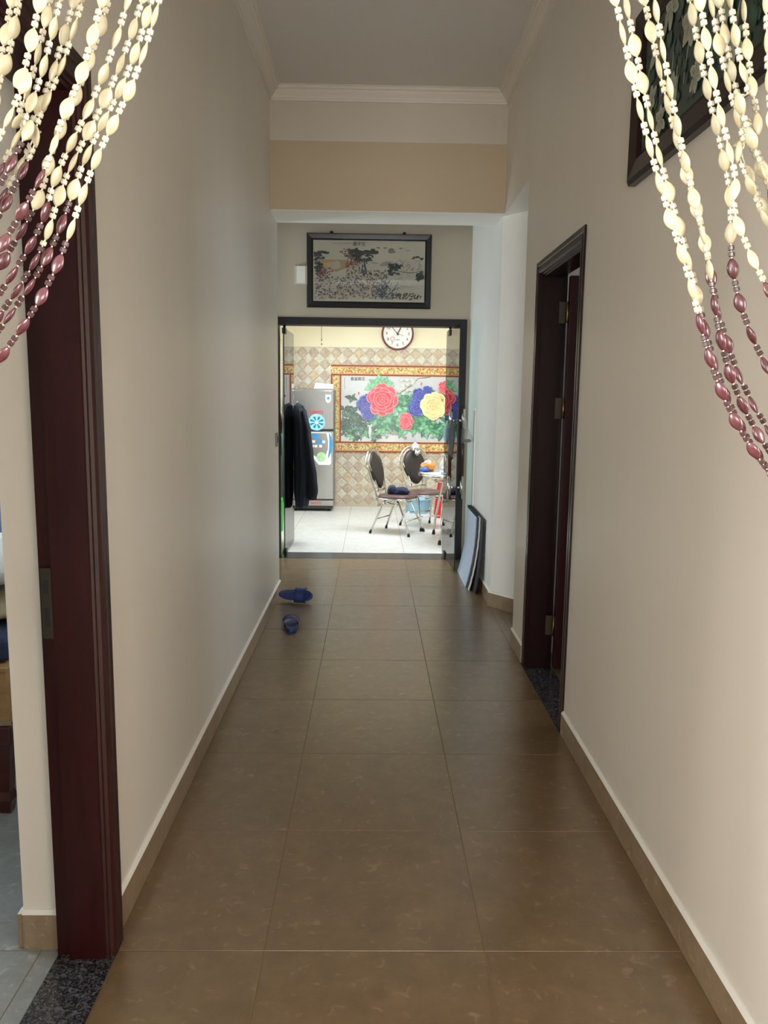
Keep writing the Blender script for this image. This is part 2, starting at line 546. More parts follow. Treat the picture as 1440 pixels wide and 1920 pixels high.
# foyer in front of the glass doors
struct('ceiling_foyer', MB().box(-2.72, 1.03, YB1, YF, 3.3, 3.42), 'ceiling_paint')
struct('wall_foyer_back', MB().box(-2.72, -0.93, 5.76, YB1, 0, 3.42), 'wall_paint')
fl_ = MB()
fl_.box(-2.72, -2.60, YB1, YF, 0, 1.0); fl_.box(-2.72, -2.60, YB1, YF, 2.3, 3.42); fl_.box(-2.72, -2.60, YB1, 6.06, 1.0, 2.3); fl_.box(-2.72, -2.60, 7.06, YF, 1.0, 2.3)
struct('wall_foyer_left', fl_, 'wall_paint')
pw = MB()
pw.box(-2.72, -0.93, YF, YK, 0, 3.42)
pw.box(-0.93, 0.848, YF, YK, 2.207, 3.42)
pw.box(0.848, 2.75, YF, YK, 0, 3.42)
struct('wall_picture', pw, 'far_paint_dimmed')
# kitchen
struct('wall_kitchen_back', MB().box(-1.37, 2.75, YE, YE + 0.15, 0, 3.2), 'kitchen_paint')
kl = MB()
kl.box(-1.37, -1.22, YK, 7.95, 0, 3.2)
kl.box(-1.37, -1.22, 7.95, 10.66, 0, 0.98)
kl.box(-1.37, -1.22, 7.95, 10.66, 2.24, 3.2)
kl.box(-1.37, -1.22, 10.66, YE, 0, 3.2)
struct('wall_kitchen_left', kl, 'kitchen_paint')
struct('wall_kitchen_right', MB().box(2.65, 2.75, YK, YE, 0, 3.2), 'kitchen_paint')
kc = MB()
kc.box(-1.37, 2.75, YK, 7.7, 3.1, 3.2); kc.box(-1.37, 2.75, 9.0, YE + .15, 3.1, 3.2); kc.box(-1.37, -0.6, 7.7, 9.0, 3.1, 3.2); kc.box(1.6, 2.75, 7.7, 9.0, 3.1, 3.2)  # ceiling left open under the added skylight
struct('ceiling_kitchen', kc, 'ceiling_paint')
# bedroom on the left, side room on the right, front room behind the bead curtain
bd = MB()
bd.box(-4.0, -3.9, 0.62, 5.76, 0, 0.9); bd.box(-4.0, -3.9, 0.62, 5.76, 2.3, 3.3)
bd.box(-4.0, -3.9, 0.62, 3.05, 0.9, 2.3); bd.box(-4.0, -3.9, 4.95, 5.76, 0.9, 2.3)
struct('wall_bedroom_left', bd, 'wall_paint')
struct('wall_bedroom_far', MB().box(-3.9, -0.93, 5.64, 5.76, 0, 3.3), 'wall_paint')
struct('ceiling_bedroom', MB().box(-4.0, -0.93, 0.62, 5.76, 3.3, 3.4), 'ceiling_paint')
sr = MB()
sr.box(1.03, 3.1, 4.5, 4.6, 0, 3.0)
struct('wall_side_room_far', sr, 'wall_paint')
sr = MB()
sr.box(3.0, 3.1, 2.1, 4.5, 0, 1.0); sr.box(3.0, 3.1, 2.1, 4.5, 2.2, 3.0); sr.box(3.0, 3.1, 2.1, 2.85, 1.0, 2.2); sr.box(3.0, 3.1, 3.95, 4.5, 1.0, 2.2)
struct('wall_side_room_right', sr, 'wall_paint')
struct('wall_side_room_near', MB().box(1.03, 3.1, 2.0, 2.1, 0, 3.0), 'wall_paint')
struct('ceiling_side_room', MB().box(1.03, 3.1, 2.0, 4.6, 3.0, 3.1), 'ceiling_paint')
nw = MB()
nw.box(-4.0, -0.53, 0.5, 0.62, 0, CEIL); nw.box(0.58, 2.4, 0.5, 0.62, 0, CEIL); nw.box(-0.53, 0.58, 0.5, 0.62, 2.42, CEIL)
struct('wall_near', nw, 'wall_paint')
fr = MB()
for xa, xb in ((-2.3, -2.2), (2.4, 2.5)):
    fr.box(xa, xb, -4.8, 0.5, 0, 0.8); fr.box(xa, xb, -4.8, 0.5, 2.2, CEIL); fr.box(xa, xb, -4.8, -1.37, 0.8, 2.2); fr.box(xa, xb, 0.17, 0.5, 0.8, 2.2)  # gaps left for the two added side windows
fr.box(-2.3, -1.5, -4.9, -4.8, 0, CEIL); fr.box(1.1, 2.5, -4.9, -4.8, 0, CEIL); fr.box(-1.5, 1.1, -4.9, -4.8, 2.8, CEIL)
struct('wall_front_room', fr, 'wall_paint')
struct('ceiling_front_room', MB().box(-2.3, 2.5, -4.9, 0.5, CEIL, CEIL + .1), 'ceiling_paint')

# cornice: one moulded length per side, mitred at the far corners
prof = [(0, 0), (0.010, 0), (0.010, 0.012), (0.016, 0.014), (0.022, 0.024), (0.040, 0.040), (0.050, 0.052), (0.050, 0.058), (0.060, 0.060), (0.066, 0.066), (0.066, 0.075), (0.078, 0.076), (0.078, 0.080), (0, 0.080)]
ZC = CEIL - 0.080


def cornice(name, a, b, na, nb):
    """a, b: wall-line ends; na, nb: unit offsets (mitred) into the room at each end."""
    rings = []
    for (p, n) in ((a, na), (b, nb)):
        rings.append([(p[0] + n[0] * d, p[1] + n[1] * d, ZC + z) for d, z in prof])
    return struct(name, MB().loft(rings, True, True, 0, False), 'cornice_plaster')


cornice('trim_1', (XL, 0.62), (XL, YB0), (1, 0), (1, -1))
cornice('trim_2', (XL, YB0), (XR, YB0), (1, -1), (-1, -1))
cornice('trim_3', (XR, YB0), (XR, 0.62), (-1, -1), (-1, 0))

# ------------------------------------------------------------------ floors: tiles laid on a bed
fl = MB()
fl.box(-4.0, 2.75, -4.9, YE + 0.15, -0.08, -0.0010)
floor = struct('floor', fl, 'grout')
T, G = 0.6, 0.0026


def tile_mesh(x0, x1, y0, y1, stone, name='floor_tile'):
    cx, cy, hx, hy = (x0 + x1) / 2, (y0 + y1) / 2, (x1 - x0) / 2 - G / 2, (y1 - y0) / 2 - G / 2
    b = 0.0007
    v = [(-hx, -hy, -0.006), (hx, -hy, -0.006), (hx, hy, -0.006), (-hx, hy, -0.006),
         (-hx, -hy, -b), (hx, -hy, -b), (hx, hy, -b), (-hx, hy, -b),
         (-hx + b, -hy + b, 0), (hx - b, -hy + b, 0), (hx - b, hy - b, 0), (-hx + b, hy - b, 0)]
    f = [(8, 9, 10, 11), (4, 5, 9, 8), (5, 6, 10, 9), (6, 7, 11, 10), (7, 4, 8, 11), (0, 1, 5, 4), (1, 2, 6, 5), (2, 3, 7, 6), (3, 0, 4, 7)]
    me = bpy.data.meshes.new(name); me.from_pydata(v, [], f); me.materials.append(MATS[stone]); me.update()
    return me, (cx, cy, 0)


TC = {}


def lay(x0, x1, y0, y1, stone):
    key = (round(x1 - x0, 4), round(y1 - y0, 4), stone)
    if key not in TC:
        TC[key] = tile_mesh(x0, x1, y0, y1, stone)[0]
    o = bpy.data.objects.new('floor_tile', TC[key]); COL.objects.link(o); o.parent = floor
    o.location = ((x0 + x1) / 2, (y0 + y1) / 2, 0)


def lay_area(ax0, ax1, ay0, ay1, gx=-0.279, gy=1.941, stone='floor_stone'):
    i0 = math.floor((ax0 - gx) / T); j0 = math.floor((ay0 - gy) / T)
    i = i0
    while gx + i * T < ax1 - 1e-6:
        j = j0
        while gy + j * T < ay1 - 1e-6:
            x0, x1, y0, y1 = max(ax0, gx + i * T), min(ax1, gx + (i + 1) * T), max(ay0, gy + j * T), min(ay1, gy + (j + 1) * T)
            if x1 - x0 > 0.01 and y1 - y0 > 0.01:
                lay(x0, x1, y0, y1, stone)
            j += 1
        i += 1


lay_area(-0.687, 0.862, 0.5, 6.141)           # corridor
lay_area(-2.6, -0.687, YB1, 6.141)
lay_area(0.862, 1.6, 4.40, 5.75)              # passage opening
lay_area(-2.6, 0.875, 6.141, 7.222)             # foyer
lay_area(-1.22, 2.65, 7.504, YE, gx=-0.279, gy=7.504, stone='kitchen_stone_lit')   # kitchen
lay_area(-3.9, -0.826, 0.62, 5.64, stone='bedroom_stone')            # bedroom
lay_area(1.022, 3.0, 2.1, 4.40)               # side room
lay_area(-2.2, 2.4, -1.3, 0.5)                # front room, the part beside the curtain
struct('trim_threshold_kitchen', MB().box(-0.93, 0.848, 7.222, 7.504, -0.01, 0.002), 'granite')
struct('trim_threshold_bedroom', MB().box(-0.826, -0.672, 0.93, 1.96, -0.01, 0.002), 'granite')
struct('trim_threshold_side_room', MB().box(0.862, 1.022, 3.355, 4.305, -0.01, 0.002), 'granite')

# ------------------------------------------------------------------ skirting: stone lengths with a pale top edge
BBH = 0.10


def baseboard(name, p, q, inward, first=0.3):
    """Skirting tiles from p to q along a wall; inward = unit normal into the room."""
    p, q, n = Vector(p + (0,)), Vector(q + (0,)), Vector(inward + (0,))
    L = (q - p).length; d = (q - p) / L
    root = thing(name, None, None, (0, 0, 0), kind='structure')
    s = 0.0; k = 0
    while s < L - 0.005:
        e = min(L, s + (first if k == 0 else 0.6))
        a, b = p + d * (s + 0.0008), p + d * (e - 0.0008)
        t = MB()
        t.add([a, b, b + n * 0.013, a + n * 0.013] + [x + Vector((0, 0, BBH)) for x in (a, b, b + n * 0.013, a + n * 0.013)],
              [(0, 1, 2, 3), (4, 5, 6, 7), (0, 1, 5, 4), (1, 2, 6, 5), (2, 3, 7, 6), (3, 0, 4, 7)])
        o = t.build('skirting_tile', 'base_stone', root)
        e_ = MB()
        z0, z1 = Vector((0, 0, BBH)), Vector((0, 0, BBH + 0.010))
        e_.add([a + z0, b + z0, b + n * 0.013 + z0, a + n * 0.013 + z0, a + z1, b + z1, b + n * 0.004 + z1, a + n * 0.004 + z1],
               [(0, 1, 2, 3), (4, 5, 6, 7), (0, 1, 5, 4), (1, 2, 6, 5), (2, 3, 7, 6), (3, 0, 4, 7)])
        e_.build('top_edge', 'white_paint', o)
        s = e; k += 1
    return root


baseboard('baseboard_left', (XL, 1.99), (XL, YB1), (1, 0), 0.55)
baseboard('baseboard_right_near', (XR, 3.35), (XR, 0.63), (-1, 0), 0.785)
baseboard('baseboard_right', (XR, 4.315), (XR, 4.66), (-1, 0), 0.4)
baseboard('baseboard_foyer_right', (XR, 5.57), (XR, 7.24), (-1, 0), 0.6)
dn = Vector((P1[0] - P0[0], P1[1] - P0[1])).normalized()
baseboard('baseboard_angled', (P0[0] - 0.011, P0[1]), (P1[0], P1[1]), (dn.y, -dn.x), 0.45)
baseboard('baseboard_left_return', (-0.70, YB1), (-2.6, YB1), (0, 1), 0.6)
baseboard('baseboard_reveal', (-0.93, 1.96), (-0.832, 1.96), (0, -1), 0.6)
baseboard('baseboard_bedroom', (-0.93, 1.95), (-0.93, 5.6), (-1, 0), 0.6)

# ------------------------------------------------------------------ timber door frames
# profile: (w = inset from the outer edge of the frame, d = depth into the wall from the frame's face)
FP = [(0, 0.155), (0, 0.0), (0.020, 0.0), (0.024, 0.005), (0.030, 0.005), (0.034, 0.0), (0.052, 0.0), (0.060, 0.006), (0.064, 0.014), (0.070, 0.016), (0.073, 0.022), (0.080, 0.024), (0.080, 0.118), (0.062, 0.122), (0.062, 0.155)]


def frame(root, y_near, y_far, top, xface, sx, material):
    """Mitred frame members lofted along far jamb, head, near jamb. sx = +1 when depth runs to +X."""
    def ring(kind):
        out = []
        for wv, d in FP:
            x = xface + sx * d
            if kind == 'fb': out.append((x, y_far - wv, 0.0))
            if kind == 'ft': out.append((x, y_far - wv, top - wv))
            if kind == 'nt': out.append((x, y_near + wv, top - wv))
            if kind == 'nb': out.append((x, y_near + wv, 0.0))
        return out
    MB().loft([ring('fb'), ring('ft')], True, True, 0, False).build('jamb', material, root)
    MB().loft([ring('ft'), ring('nt')], True, True, 0, False).build('head', material, root)
    MB().loft([ring('nt'), ring('nb')], True, True, 0, False).build('jamb', material, root)


d1 = thing('door_1', 'dark red timber door frame of the bedroom doorway beside the bead curtain', None, (-0.70, 1.45, 0), kind='structure')
frame(d1, 0.93, 1.985, 2.25, -0.672, -1, 'door_wood')
sp = MB()
sp.box(-0.815, -0.789, 1.9015, 1.9055, 0.885, 1.065)
pl = sp.build('strike_plate', 'dull_steel', d1)
MB().box(-0.809, -0.797, 1.900, 1.9018, 1.0, 1.035).build('latch_hole', 'black_ink', pl)
MB().box(-0.809, -0.797, 1.900, 1.9018, 0.915, 0.965).build('bolt_hole', 'black_ink', pl)

d2 = thing('door_2', 'dark timber frame and open door leaf of the side room', None, (0.87, 3.82, 0), kind='structure')
frame(d2, 3.352, 4.31, 2.21, 0.866, 1, 'frame_wood')
lf = MB()
lf.box(1.022, 1.84, 4.185, 4.225, 0.012, 2.135)
leaf = bevel(lf.build('leaf', 'door_wood', d2), 0.003)
for (z0, z1) in ((0.22, 0.86), (1.02, 1.98)):
    for (x0, x1) in ((1.12, 1.40), (1.47, 1.75)):
        p = MB()
        o_ = [(x0, z0), (x1, z0), (x1, z1), (x0, z1)]
        rings = [[(x, 4.1855, z) for x, z in o_], [(x + (.02 if x == x0 else -.02), 4.176, z + (.02 if z == z0 else -.02)) for x, z in o_],
                 [(x + (.05 if x == x0 else -.05), 4.182, z + (.05 if z == z0 else -.05)) for x, z in o_]]
        p.loft(rings, True, True, 0, False); p.build('raised_panel', 'door_wood', leaf)
kn = MB(); kn.lathe([(0.012, 0), (0.012, 0.03), (0.028, 0.045), (0.028, 0.065), (0.012, 0.075)], (1.77, 4.185, 1.0), 16, 0, 'y'); kn.build('knob', 'brass', leaf)
for z in (1.95, 1.45, 0.25):
    h = MB()
    h.box(0.978, 1.012, 4.2265, 4.2305, z - 0.055, z + 0.055)
    hp = h.build('hinge', 'dull_steel', d2)
    MB().tube([(1.0175, 4.205, z - 0.055), (1.0175, 4.205, z + 0.055)], 0.0055, 8).build('hinge_barrel', 'brass', hp)

# ------------------------------------------------------------------ glass double door to the kitchen
d3 = thing('door_3', 'dark framed doorway with two frameless glass leaves to the kitchen', None, (0, YF, 0), kind='structure')
MB().box(-0.93, 0.846, YF - 0.02, YK - 0.06, 2.14, 2.206).build('head', 'dark_frame', d3)
MB().box(0.775, 0.846, YF - 0.02, YK - 0.06, 0.002, 2.14).build('jamb', 'dark_frame', d3)
MB().box(-0.928, -0.858, YF - 0.02, YK - 0.06, 0.002, 2.14).build('jamb', 'dark_frame', d3)


def glass_leaf(a, b, name, side_handles):
    """Frameless leaf from a to b (floor points); b end carries the pull handles."""
    a, b = Vector(a + (0,)), Vector(b + (0,)); d = (b - a).normalized(); n = Vector((-d.y, d.x, 0))
    L = (b - a).length; Z0, Z1 = 0.02, 2.115
    pane = MB()
    c = (a + b) / 2 + Vector((0, 0, (Z0 + Z1) / 2))
    pane.obox(c, d, n, (0, 0, 1), L / 2 - 0.002, 0.005, (Z1 - Z0) / 2 - 0.002)
    lf = pane.build('glass_leaf', 'pane', d3)
    ed = MB()
    zc = (Z0 + Z1) / 2
    for p in (a, b):
        ed.obox(p + Vector((0, 0, zc)), d, n, (0, 0, 1), 0.002, 0.0052, (Z1 - Z0) / 2)
    for z in (Z0, Z1):
        ed.obox((a + b) / 2 + Vector((0, 0, z)), d, n, (0, 0, 1), L / 2, 0.0052, 0.002)
    ed.build('polished_edge', 'glass_edge', lf)
    return lf, a, b, d, n, L


def patch(lf, p, d, n, z, name):
    t = MB(); t.obox(p + Vector((0, 0, z)), d, n, (0, 0, 1), 0.05, 0.016, 0.026)
    bevel(t.build(name, 'dark_metal', lf), 0.003)
    s = MB(); s.tube([p + Vector((0, 0, z)), p + Vector((0, 0, 0.003 if z < 1 else 2.141))], 0.012, 10); s.build('pivot_pin', 'dark_metal', lf)


def pull(lf, p, n, zb, zt):
    for s in (-1, 1):
        c = p + n * (0.055 * s)
        m = MB(); m.tube([c + Vector((0, 0, zb)), c + Vector((0, 0, zb + 0.2))], 0.0165, 14); m.tube([c + Vector((0, 0, zt - 0.17)), c + Vector((0, 0, zt))], 0.0165, 14)
        for zz in (zb + 0.1, zt - 0.1):
            m.tube([p + Vector((0, 0, zz)), c + Vector((0, 0, zz))], 0.009, 10)
        h = m.build('pull_handle', 'steel', lf)
        g = MB(); g.tube([c + Vector((0, 0, zb + 0.2)), c + Vector((0, 0, zt - 0.17))], 0.0155, 14); g.build('wood_grip', 'handle_wood', h)


lfL, a, b, d, n, L = glass_leaf((-0.812, 7.262), (-0.806, 8.055), 'left', True)
patch(lfL, a + d * 0.06, d, n, 0.045, 'patch_fitting'); patch(lfL, a + d * 0.06, d, n, 2.09, 'patch_fitting')
pull(lfL, b - d * 0.06, n, 0.64, 1.41)
lfR, a, b, d, n, L = glass_leaf((0.690, 7.47), (0.727, 6.685), 'right', True)
patch(lfR, a + d * 0.20, d, n, 0.045, 'patch_fitting'); patch(lfR, a + d * 0.20, d, n, 2.09, 'patch_fitting')
pull(lfR, b - d * 0.06, n, 0.635, 1.412)
HR, HN = b - d * 0.06, n                        # right leaf's handle spot and normal

# kitchen window, bedroom window and added windows of the side and front rooms: frames with mullions and panes
def window(name, x, y0, y1, z0, z1, bars, material):
    wn = thing(name, None, None, (x, (y0 + y1) / 2, z0), kind='structure')
    f = MB(); f.box(x - .03, x + .03, y0, y0 + .05, z0, z1); f.box(x - .03, x + .03, y1 - .05, y1, z0, z1)
    f.box(x - .03, x + .03, y0 + .05, y1 - .05, z0, z0 + .05); f.box(x - .03, x + .03, y0 + .05, y1 - .05, z1 - .05, z1)
    f.build('window_frame', material, wn)
    wd = (y1 - y0 - 0.1) / bars
    for i in range(bars):
        if i:
            MB().box(x - .02, x + .02, y0 + .05 + wd * i - .02, y0 + .05 + wd * i + .02, z0 + .05, z1 - .05).build('mullion', material, wn)
        MB().box(x - .003, x + .003, y0 + .05 + wd * i + (.02 if i else 0), y0 + .05 + wd * (i + 1) - (.02 if i < bars - 1 else 0), z0 + .05, z1 - .05).build('pane', 'window_glass', wn)


window('window_1', -1.30, 7.95, 10.66, 0.98, 2.24, 3, 'white_plastic')
window('window_2', -3.95, 3.05, 4.95, 0.90, 2.30, 2, 'white_plastic')
window('window_4', -2.66, 6.06, 7.06, 1.00, 2.30, 2, 'white_plastic')
window('fill_window_5', -2.25, -1.37, 0.17, 0.8, 2.2, 2, 'white_plastic')  # added window, out of view, for the left front-room fill
window('fill_window_6', 2.45, -1.37, 0.17, 0.8, 2.2, 2, 'white_plastic')  # added window, out of view, for the right front-room fill
window('fill_window_3', 3.05, 2.85, 3.95, 1.00, 2.20, 2, 'white_plastic')  # added window, out of view, for the side-room fill

# ------------------------------------------------------------------ kitchen back wall: diamond tiles
wt = thing('wall_tiling', None, None, (0, YE, 0), kind='structure')
MB().box(-1.22, 2.65, YE - 0.004, YE, 0, 2.171).build('tile_bed', 'tile_grout', wt)
DG, ZT = 0.1535, 2.171


def diamond(kind, material):
    h = DG / 2 * 0.985; t = h * 0.80; D0, D1 = -0.004, -0.0105
    if kind == 'full':
        o_ = [(-h, 0), (0, -h), (h, 0), (0, h)]; i_ = [(-t, 0), (0, -t), (t, 0), (0, t)]
    else:
        o_ = [(-h, 0), (0, -h), (h, 0)]; i_ = [(-t, -.006), (0, -t), (t, -.006)]
    rings = [[(x, D0 + .003, z) for x, z in o_], [(x, D0, z) for x, z in o_], [(x, D1, z) for x, z in i_]]
    m = MB(); m.loft(rings, True, True, 0, False)
    o = m.build('wall_tile', material, wt); me = o.data; bpy.data.objects.remove(o)
    return me


DM = {(k, m): diamond(k, m) for k in ('full', 'half') for m in ('tan_tile', 'cream_tile')}
spots = []
for i in range(-6, 16):
    for k in range(0, 15):
        spots.append((-0.496 + DG * i, ZT - DG / 2 - DG * k, 'tan_tile', 'full'))
        spots.append((-0.496 + DG * (i + .5), ZT - DG * k, 'cream_tile', 'half' if k == 0 else 'full'))
rest = {'tan_tile': MB(), 'cream_tile': MB()}
n_t = 0
for (x, z, m, k) in spots:
    if not (-1.22 + DG / 2 < x < 2.65 - DG / 2 and (k == 'half' or DG / 2 < z)):
        continue
    if -0.49 < x < 1.9 and 0.83 < z < 1.86:
        continue                                   # under the mural
    seen = x < 1.16 and not (x < -0.52 and z < 1.55)
    if seen and n_t < 300:
        o = bpy.data.objects.new('wall_tile', DM[(k, m)]); COL.objects.link(o); o.parent = wt; o.location = (x, 0, z); n_t += 1
    else:
        me = DM[(k, m)]
        rest[m].add([(v.co.x + x, v.co.y + YE, v.co.z + z) for v in me.vertices], [tuple(p.vertices) for p in me.polygons])
for m, mb in rest.items():
    tag(mb.build('more_wall_tiles', m, wt), kind='stuff')


# ------------------------------------------------------------------ flat prints on real panels
class Print:
    """Flat coloured shapes on a plane: o origin, ex right, ez up; later shapes lie a hair in front."""

    def __init__(self, origin, ex, ey_out, step=0.00002):
        self.o, self.ex, self.n, self.mb, self.k, self.s = Vector(origin), Vector(ex), Vector(ey_out), MB(), 1, step

    def pt(self, x, z):
        return self.o + self.ex * x + Vector((0, 0, z)) + self.n * (self.k * self.s)

    def poly(self, pts, col, center=None, ccol=None):
        self.k += 1
        e = lin(col)
        if ccol is None:
            self.mb.add([self.pt(*p) for p in pts], [tuple(range(len(pts)))], 0, e)
        else:
            c = center or (sum(p[0] for p in pts) / len(pts), sum(p[1] for p in pts) / len(pts))
            v = [self.pt(*c)] + [self.pt(*p) for p in pts]; n_ = len(pts)
            self.mb.add(v, [(0, 1 + i, 1 + (i + 1) % n_) for i in range(n_)], 0, [lin(ccol)] + [e] * n_)

    def stroke(self, pts, wd, col):
        self.k += 1
        L_, R_ = [], []
        for i, p in enumerate(pts):
            a_, b_ = pts[max(0, i - 1)], pts[min(len(pts) - 1, i + 1)]
            dx, dz = b_[0] - a_[0], b_[1] - a_[1]; q = math.hypot(dx, dz) or 1
            ww = wd[i] if isinstance(wd, list) else wd
            L_.append((p[0] - dz / q * ww, p[1] + dx / q * ww)); R_.append((p[0] + dz / q * ww, p[1] - dx / q * ww))
        v = [self.pt(*p) for p in L_] + [self.pt(*p) for p in R_]; n_ = len(pts)
        self.mb.add(v, [(i, i + 1, n_ + i + 1, n_ + i) for i in range(n_ - 1)], 0, lin(col))

    def build(self, name, material, parent):
        return self.mb.build(name, material, parent, colors=True)


def jit(c, rnd, a=14):
    q = rnd.uniform(-a, a)
    return tuple(max(0, min(255, v + q + rnd.uniform(-a / 3, a / 3))) for v in c)


def petal(pr, x, z, ang, ln, wd, deep, edge, rnd):
    ca, sa = math.cos(ang), math.sin(ang)
    n_ = 13
    jag = [1 + 0.06 * rnd.uniform(-1, 1) for _ in range(n_)]
    for sc_, col, cc in ((1.0, edge, None), (0.90, deep, None)):
        pts = []
        for i in range(n_):
            s_ = -1 + 2 * i / (n_ - 1)
            r = ln * (1 - 0.42 * abs(s_) ** 2.4) * jag[i]
            pts.append((s_ * wd * sc_, r * sc_))
        pts = [(-wd * 0.45, 0)] + pts + [(wd * 0.45, 0)]
        P = [(x + px * ca - pz * sa, z + px * sa + pz * ca) for px, pz in pts]
        c = (x - 0.25 * ln * sa, z + 0.25 * ln * ca)
        if cc is None and sc_ < 1:
            pr.poly(P, tuple(min(255, v * 1.12 + 10) for v in col), c, tuple(v * .78 for v in col))
        else:
            pr.poly(P, col, c, col)


def peony(pr, x, z, r, deep, edge, seed, heart=(240, 210, 120), sq=1.0):
    rnd = random.Random(seed)
    for ring, (rr, ln, cnt, wd) in enumerate(((0.42, 0.58, 8, .40), (0.30, 0.50, 7, .38), (0.18, 0.42, 6, .34), (0.06, 0.34, 5, .28), (0.0, 0.20, 4, .18))):
        for i in range(cnt):
            a_ = 2 * PI * (i + 0.5 * (ring % 2)) / cnt + rnd.uniform(-.2, .2)
            petal(pr, x + rr * r * math.sin(-a_) * sq, z + rr * r * math.cos(a_), a_, ln * r * rnd.uniform(.88, 1.12), wd * r * rnd.uniform(.85, 1.15), jit(deep, rnd, 12), jit(edge, rnd, 8), rnd)
    for i in range(9):
        a_ = rnd.uniform(0, 6.3); q = rnd.uniform(0, .06) * r
        pr.poly([(x + q * math.cos(a_) + .018 * r * math.cos(t), z + q * math.sin(a_) + .018 * r * math.sin(t)) for t in (0, 1.6, 3.1, 4.7)], heart)


def leafp(pr, x, z, ang, ln, col, rib, rnd):
    ca, sa = math.cos(ang), math.sin(ang)
    sh = [(0, 0), (.16, .14), (.30, .34), (.22, .40), (.26, .58), (.14, .62), (.10, .82), (0, 1.0), (-.10, .80), (-.15, .60), (-.27, .56), (-.20, .40), (-.29, .32), (-.15, .13)]
    wq = rnd.uniform(.8, 1.25)
    P = [(x + (px * wq * ca - pz * sa) * ln, z + (px * wq * sa + pz * ca) * ln) for px, pz in sh]
    pr.poly(P, col, (x - .45 * ln * sa, z + .45 * ln * ca), rib)


def leaf_cluster(pr, x, z, s, n_, rnd, cols):
    a0 = rnd.uniform(0, 6.3)
    for i in range(n_):
        a_ = a0 + 2 * PI * i / n_ + rnd.uniform(-.3, .3)
        c = rnd.choice(cols)
        leafp(pr, x, z, a_, s * rnd.uniform(.7, 1.15), jit(c, rnd), jit(tuple(min(255, v + 46) for v in c), rnd), rnd)


# peony mural
mu = thing('peony_mural', 'wide tiled mural of red, blue and yellow peonies in a gilded border', 'mural', (0.78, YE - 0.011, 0.75))
MX0, MX1, MZ0, MZ1, FX0, FX1, FZ0, FZ1 = -0.568, 2.05, 0.757, 1.936, -0.430, 1.912, 0.902, 1.796
YM = YE - 0.016
MB().box(FX0, FX1, YM, YE - .0107, FZ0, FZ1).build('field', 'mural_white', mu)


def border_piece(name, x0, x1, z0, z1, horiz):
    t = MB(); t.box(x0, x1, YM - 0.004, YE - .0107, z0, z1)
    bo = t.build('border', 'border_print', mu)
    for q in (0, 1):
        e = MB()
        if horiz:
            zz = (z0, z0 + .018) if q == 0 else (z1 - .018, z1)
            e.box(x0, x1, YM - .008, YM - .003, zz[0], zz[1])
        else:
            xx = (x0, x0 + .018) if q == 0 else (x1 - .018, x1)
            e.box(xx[0], xx[1], YM - .008, YM - .003, z0, z1)
        e.build('red_moulding', 'border_red', bo)
        e = MB()
        if horiz:
            zz = (z0 + .02, z0 + .03) if q == 0 else (z1 - .03, z1 - .02)
            e.box(x0, x1, YM - .006, YM - .003, zz[0], zz[1])
        else:
            xx = (x0 + .02, x0 + .03) if q == 0 else (x1 - .03, x1 - .02)
            e.box(xx[0], xx[1], YM - .006, YM - .003, z0, z1)
        e.build('gold_line', 'border_gold', bo)


border_piece('top', MX0, MX1, FZ1, MZ1, True); border_piece('bottom', MX0, MX1, MZ0, FZ0, True)
border_piece('left', MX0, FX0, FZ0, FZ1, False); border_piece('right', FX1, MX1, FZ0, FZ1, False)
pr = Print((0, YM - 0.0004, 0), (1, 0, 0), (0, -1, 0))
rnd = random.Random(11)
GR = [(56, 116, 78), (78, 146, 98), (46, 96, 70), (98, 164, 116)]
DK = [(48, 78, 62), (58, 92, 72), (40, 66, 54)]
for x0, z0, x1, z1 in ((.62, 1.77, .30, 1.50), (.52, 1.66, .45, 1.52), (.62, 1.77, .80, 1.79), (-.40, 1.34, -.12, 1.10), (-.38, 1.05, .1, 1.2), (.0, .98, .4, 1.15)):
    pr.stroke([(x0 + (x1 - x0) * t + .015 * math.sin(5 * t), z0 + (z1 - z0) * t) for t in (0, .25, .5, .75, 1)], [.004, .006, .007, .006, .004], (122, 108, 98))
for i in range(26):
    leaf_cluster(pr, rnd.uniform(-.40, -.08), rnd.uniform(.98, 1.36), .11, 3, rnd, DK)
for i in range(16):
    leaf_cluster(pr, rnd.uniform(-.30, .10), rnd.uniform(.96, 1.12), .10, 3, rnd, DK + GR)
for i in range(46):
    leaf_cluster(pr, rnd.uniform(-.02, .72), rnd.uniform(1.08, 1.28), .12, 4, rnd, GR)
for i in range(26):
    leaf_cluster(pr, rnd.uniform(.28, .56), rnd.uniform(1.22, 1.56), .10, 3, rnd, GR)
for i in range(50):
    leaf_cluster(pr, rnd.uniform(.55, 1.84), rnd.uniform(1.02, 1.26), .12, 4, rnd, GR)
for i in range(20):
    leaf_cluster(pr, rnd.uniform(.95, 1.80), rnd.uniform(1.3, 1.66), .11, 3, rnd, GR)
for x, z in ((.02, 1.70), (.10, 1.74), (.18, 1.70), (-.04, 1.64), (.24, 1.65)):
    leaf_cluster(pr, x, z, .09, 4, rnd, [(98, 172, 118), (84, 156, 104)])
for x, z in ((.54, 1.62), (.58, 1.54), (.72, 1.62), (.80, 1.60), (.57, 1.46)):
    leaf_cluster(pr, x, z, .06, 3, rnd, GR)
leaf_cluster(pr, -.28, 1.50, .10, 4, rnd, DK)
for i in range(34):
    x, z = rnd.uniform(-.2, 1.8), rnd.uniform(.93, 1.02)
    leafp(pr, x, z, rnd.uniform(-1.4, 1.4), rnd.uniform(.03, .08), (120, 130, 118), (170, 176, 166), rnd)
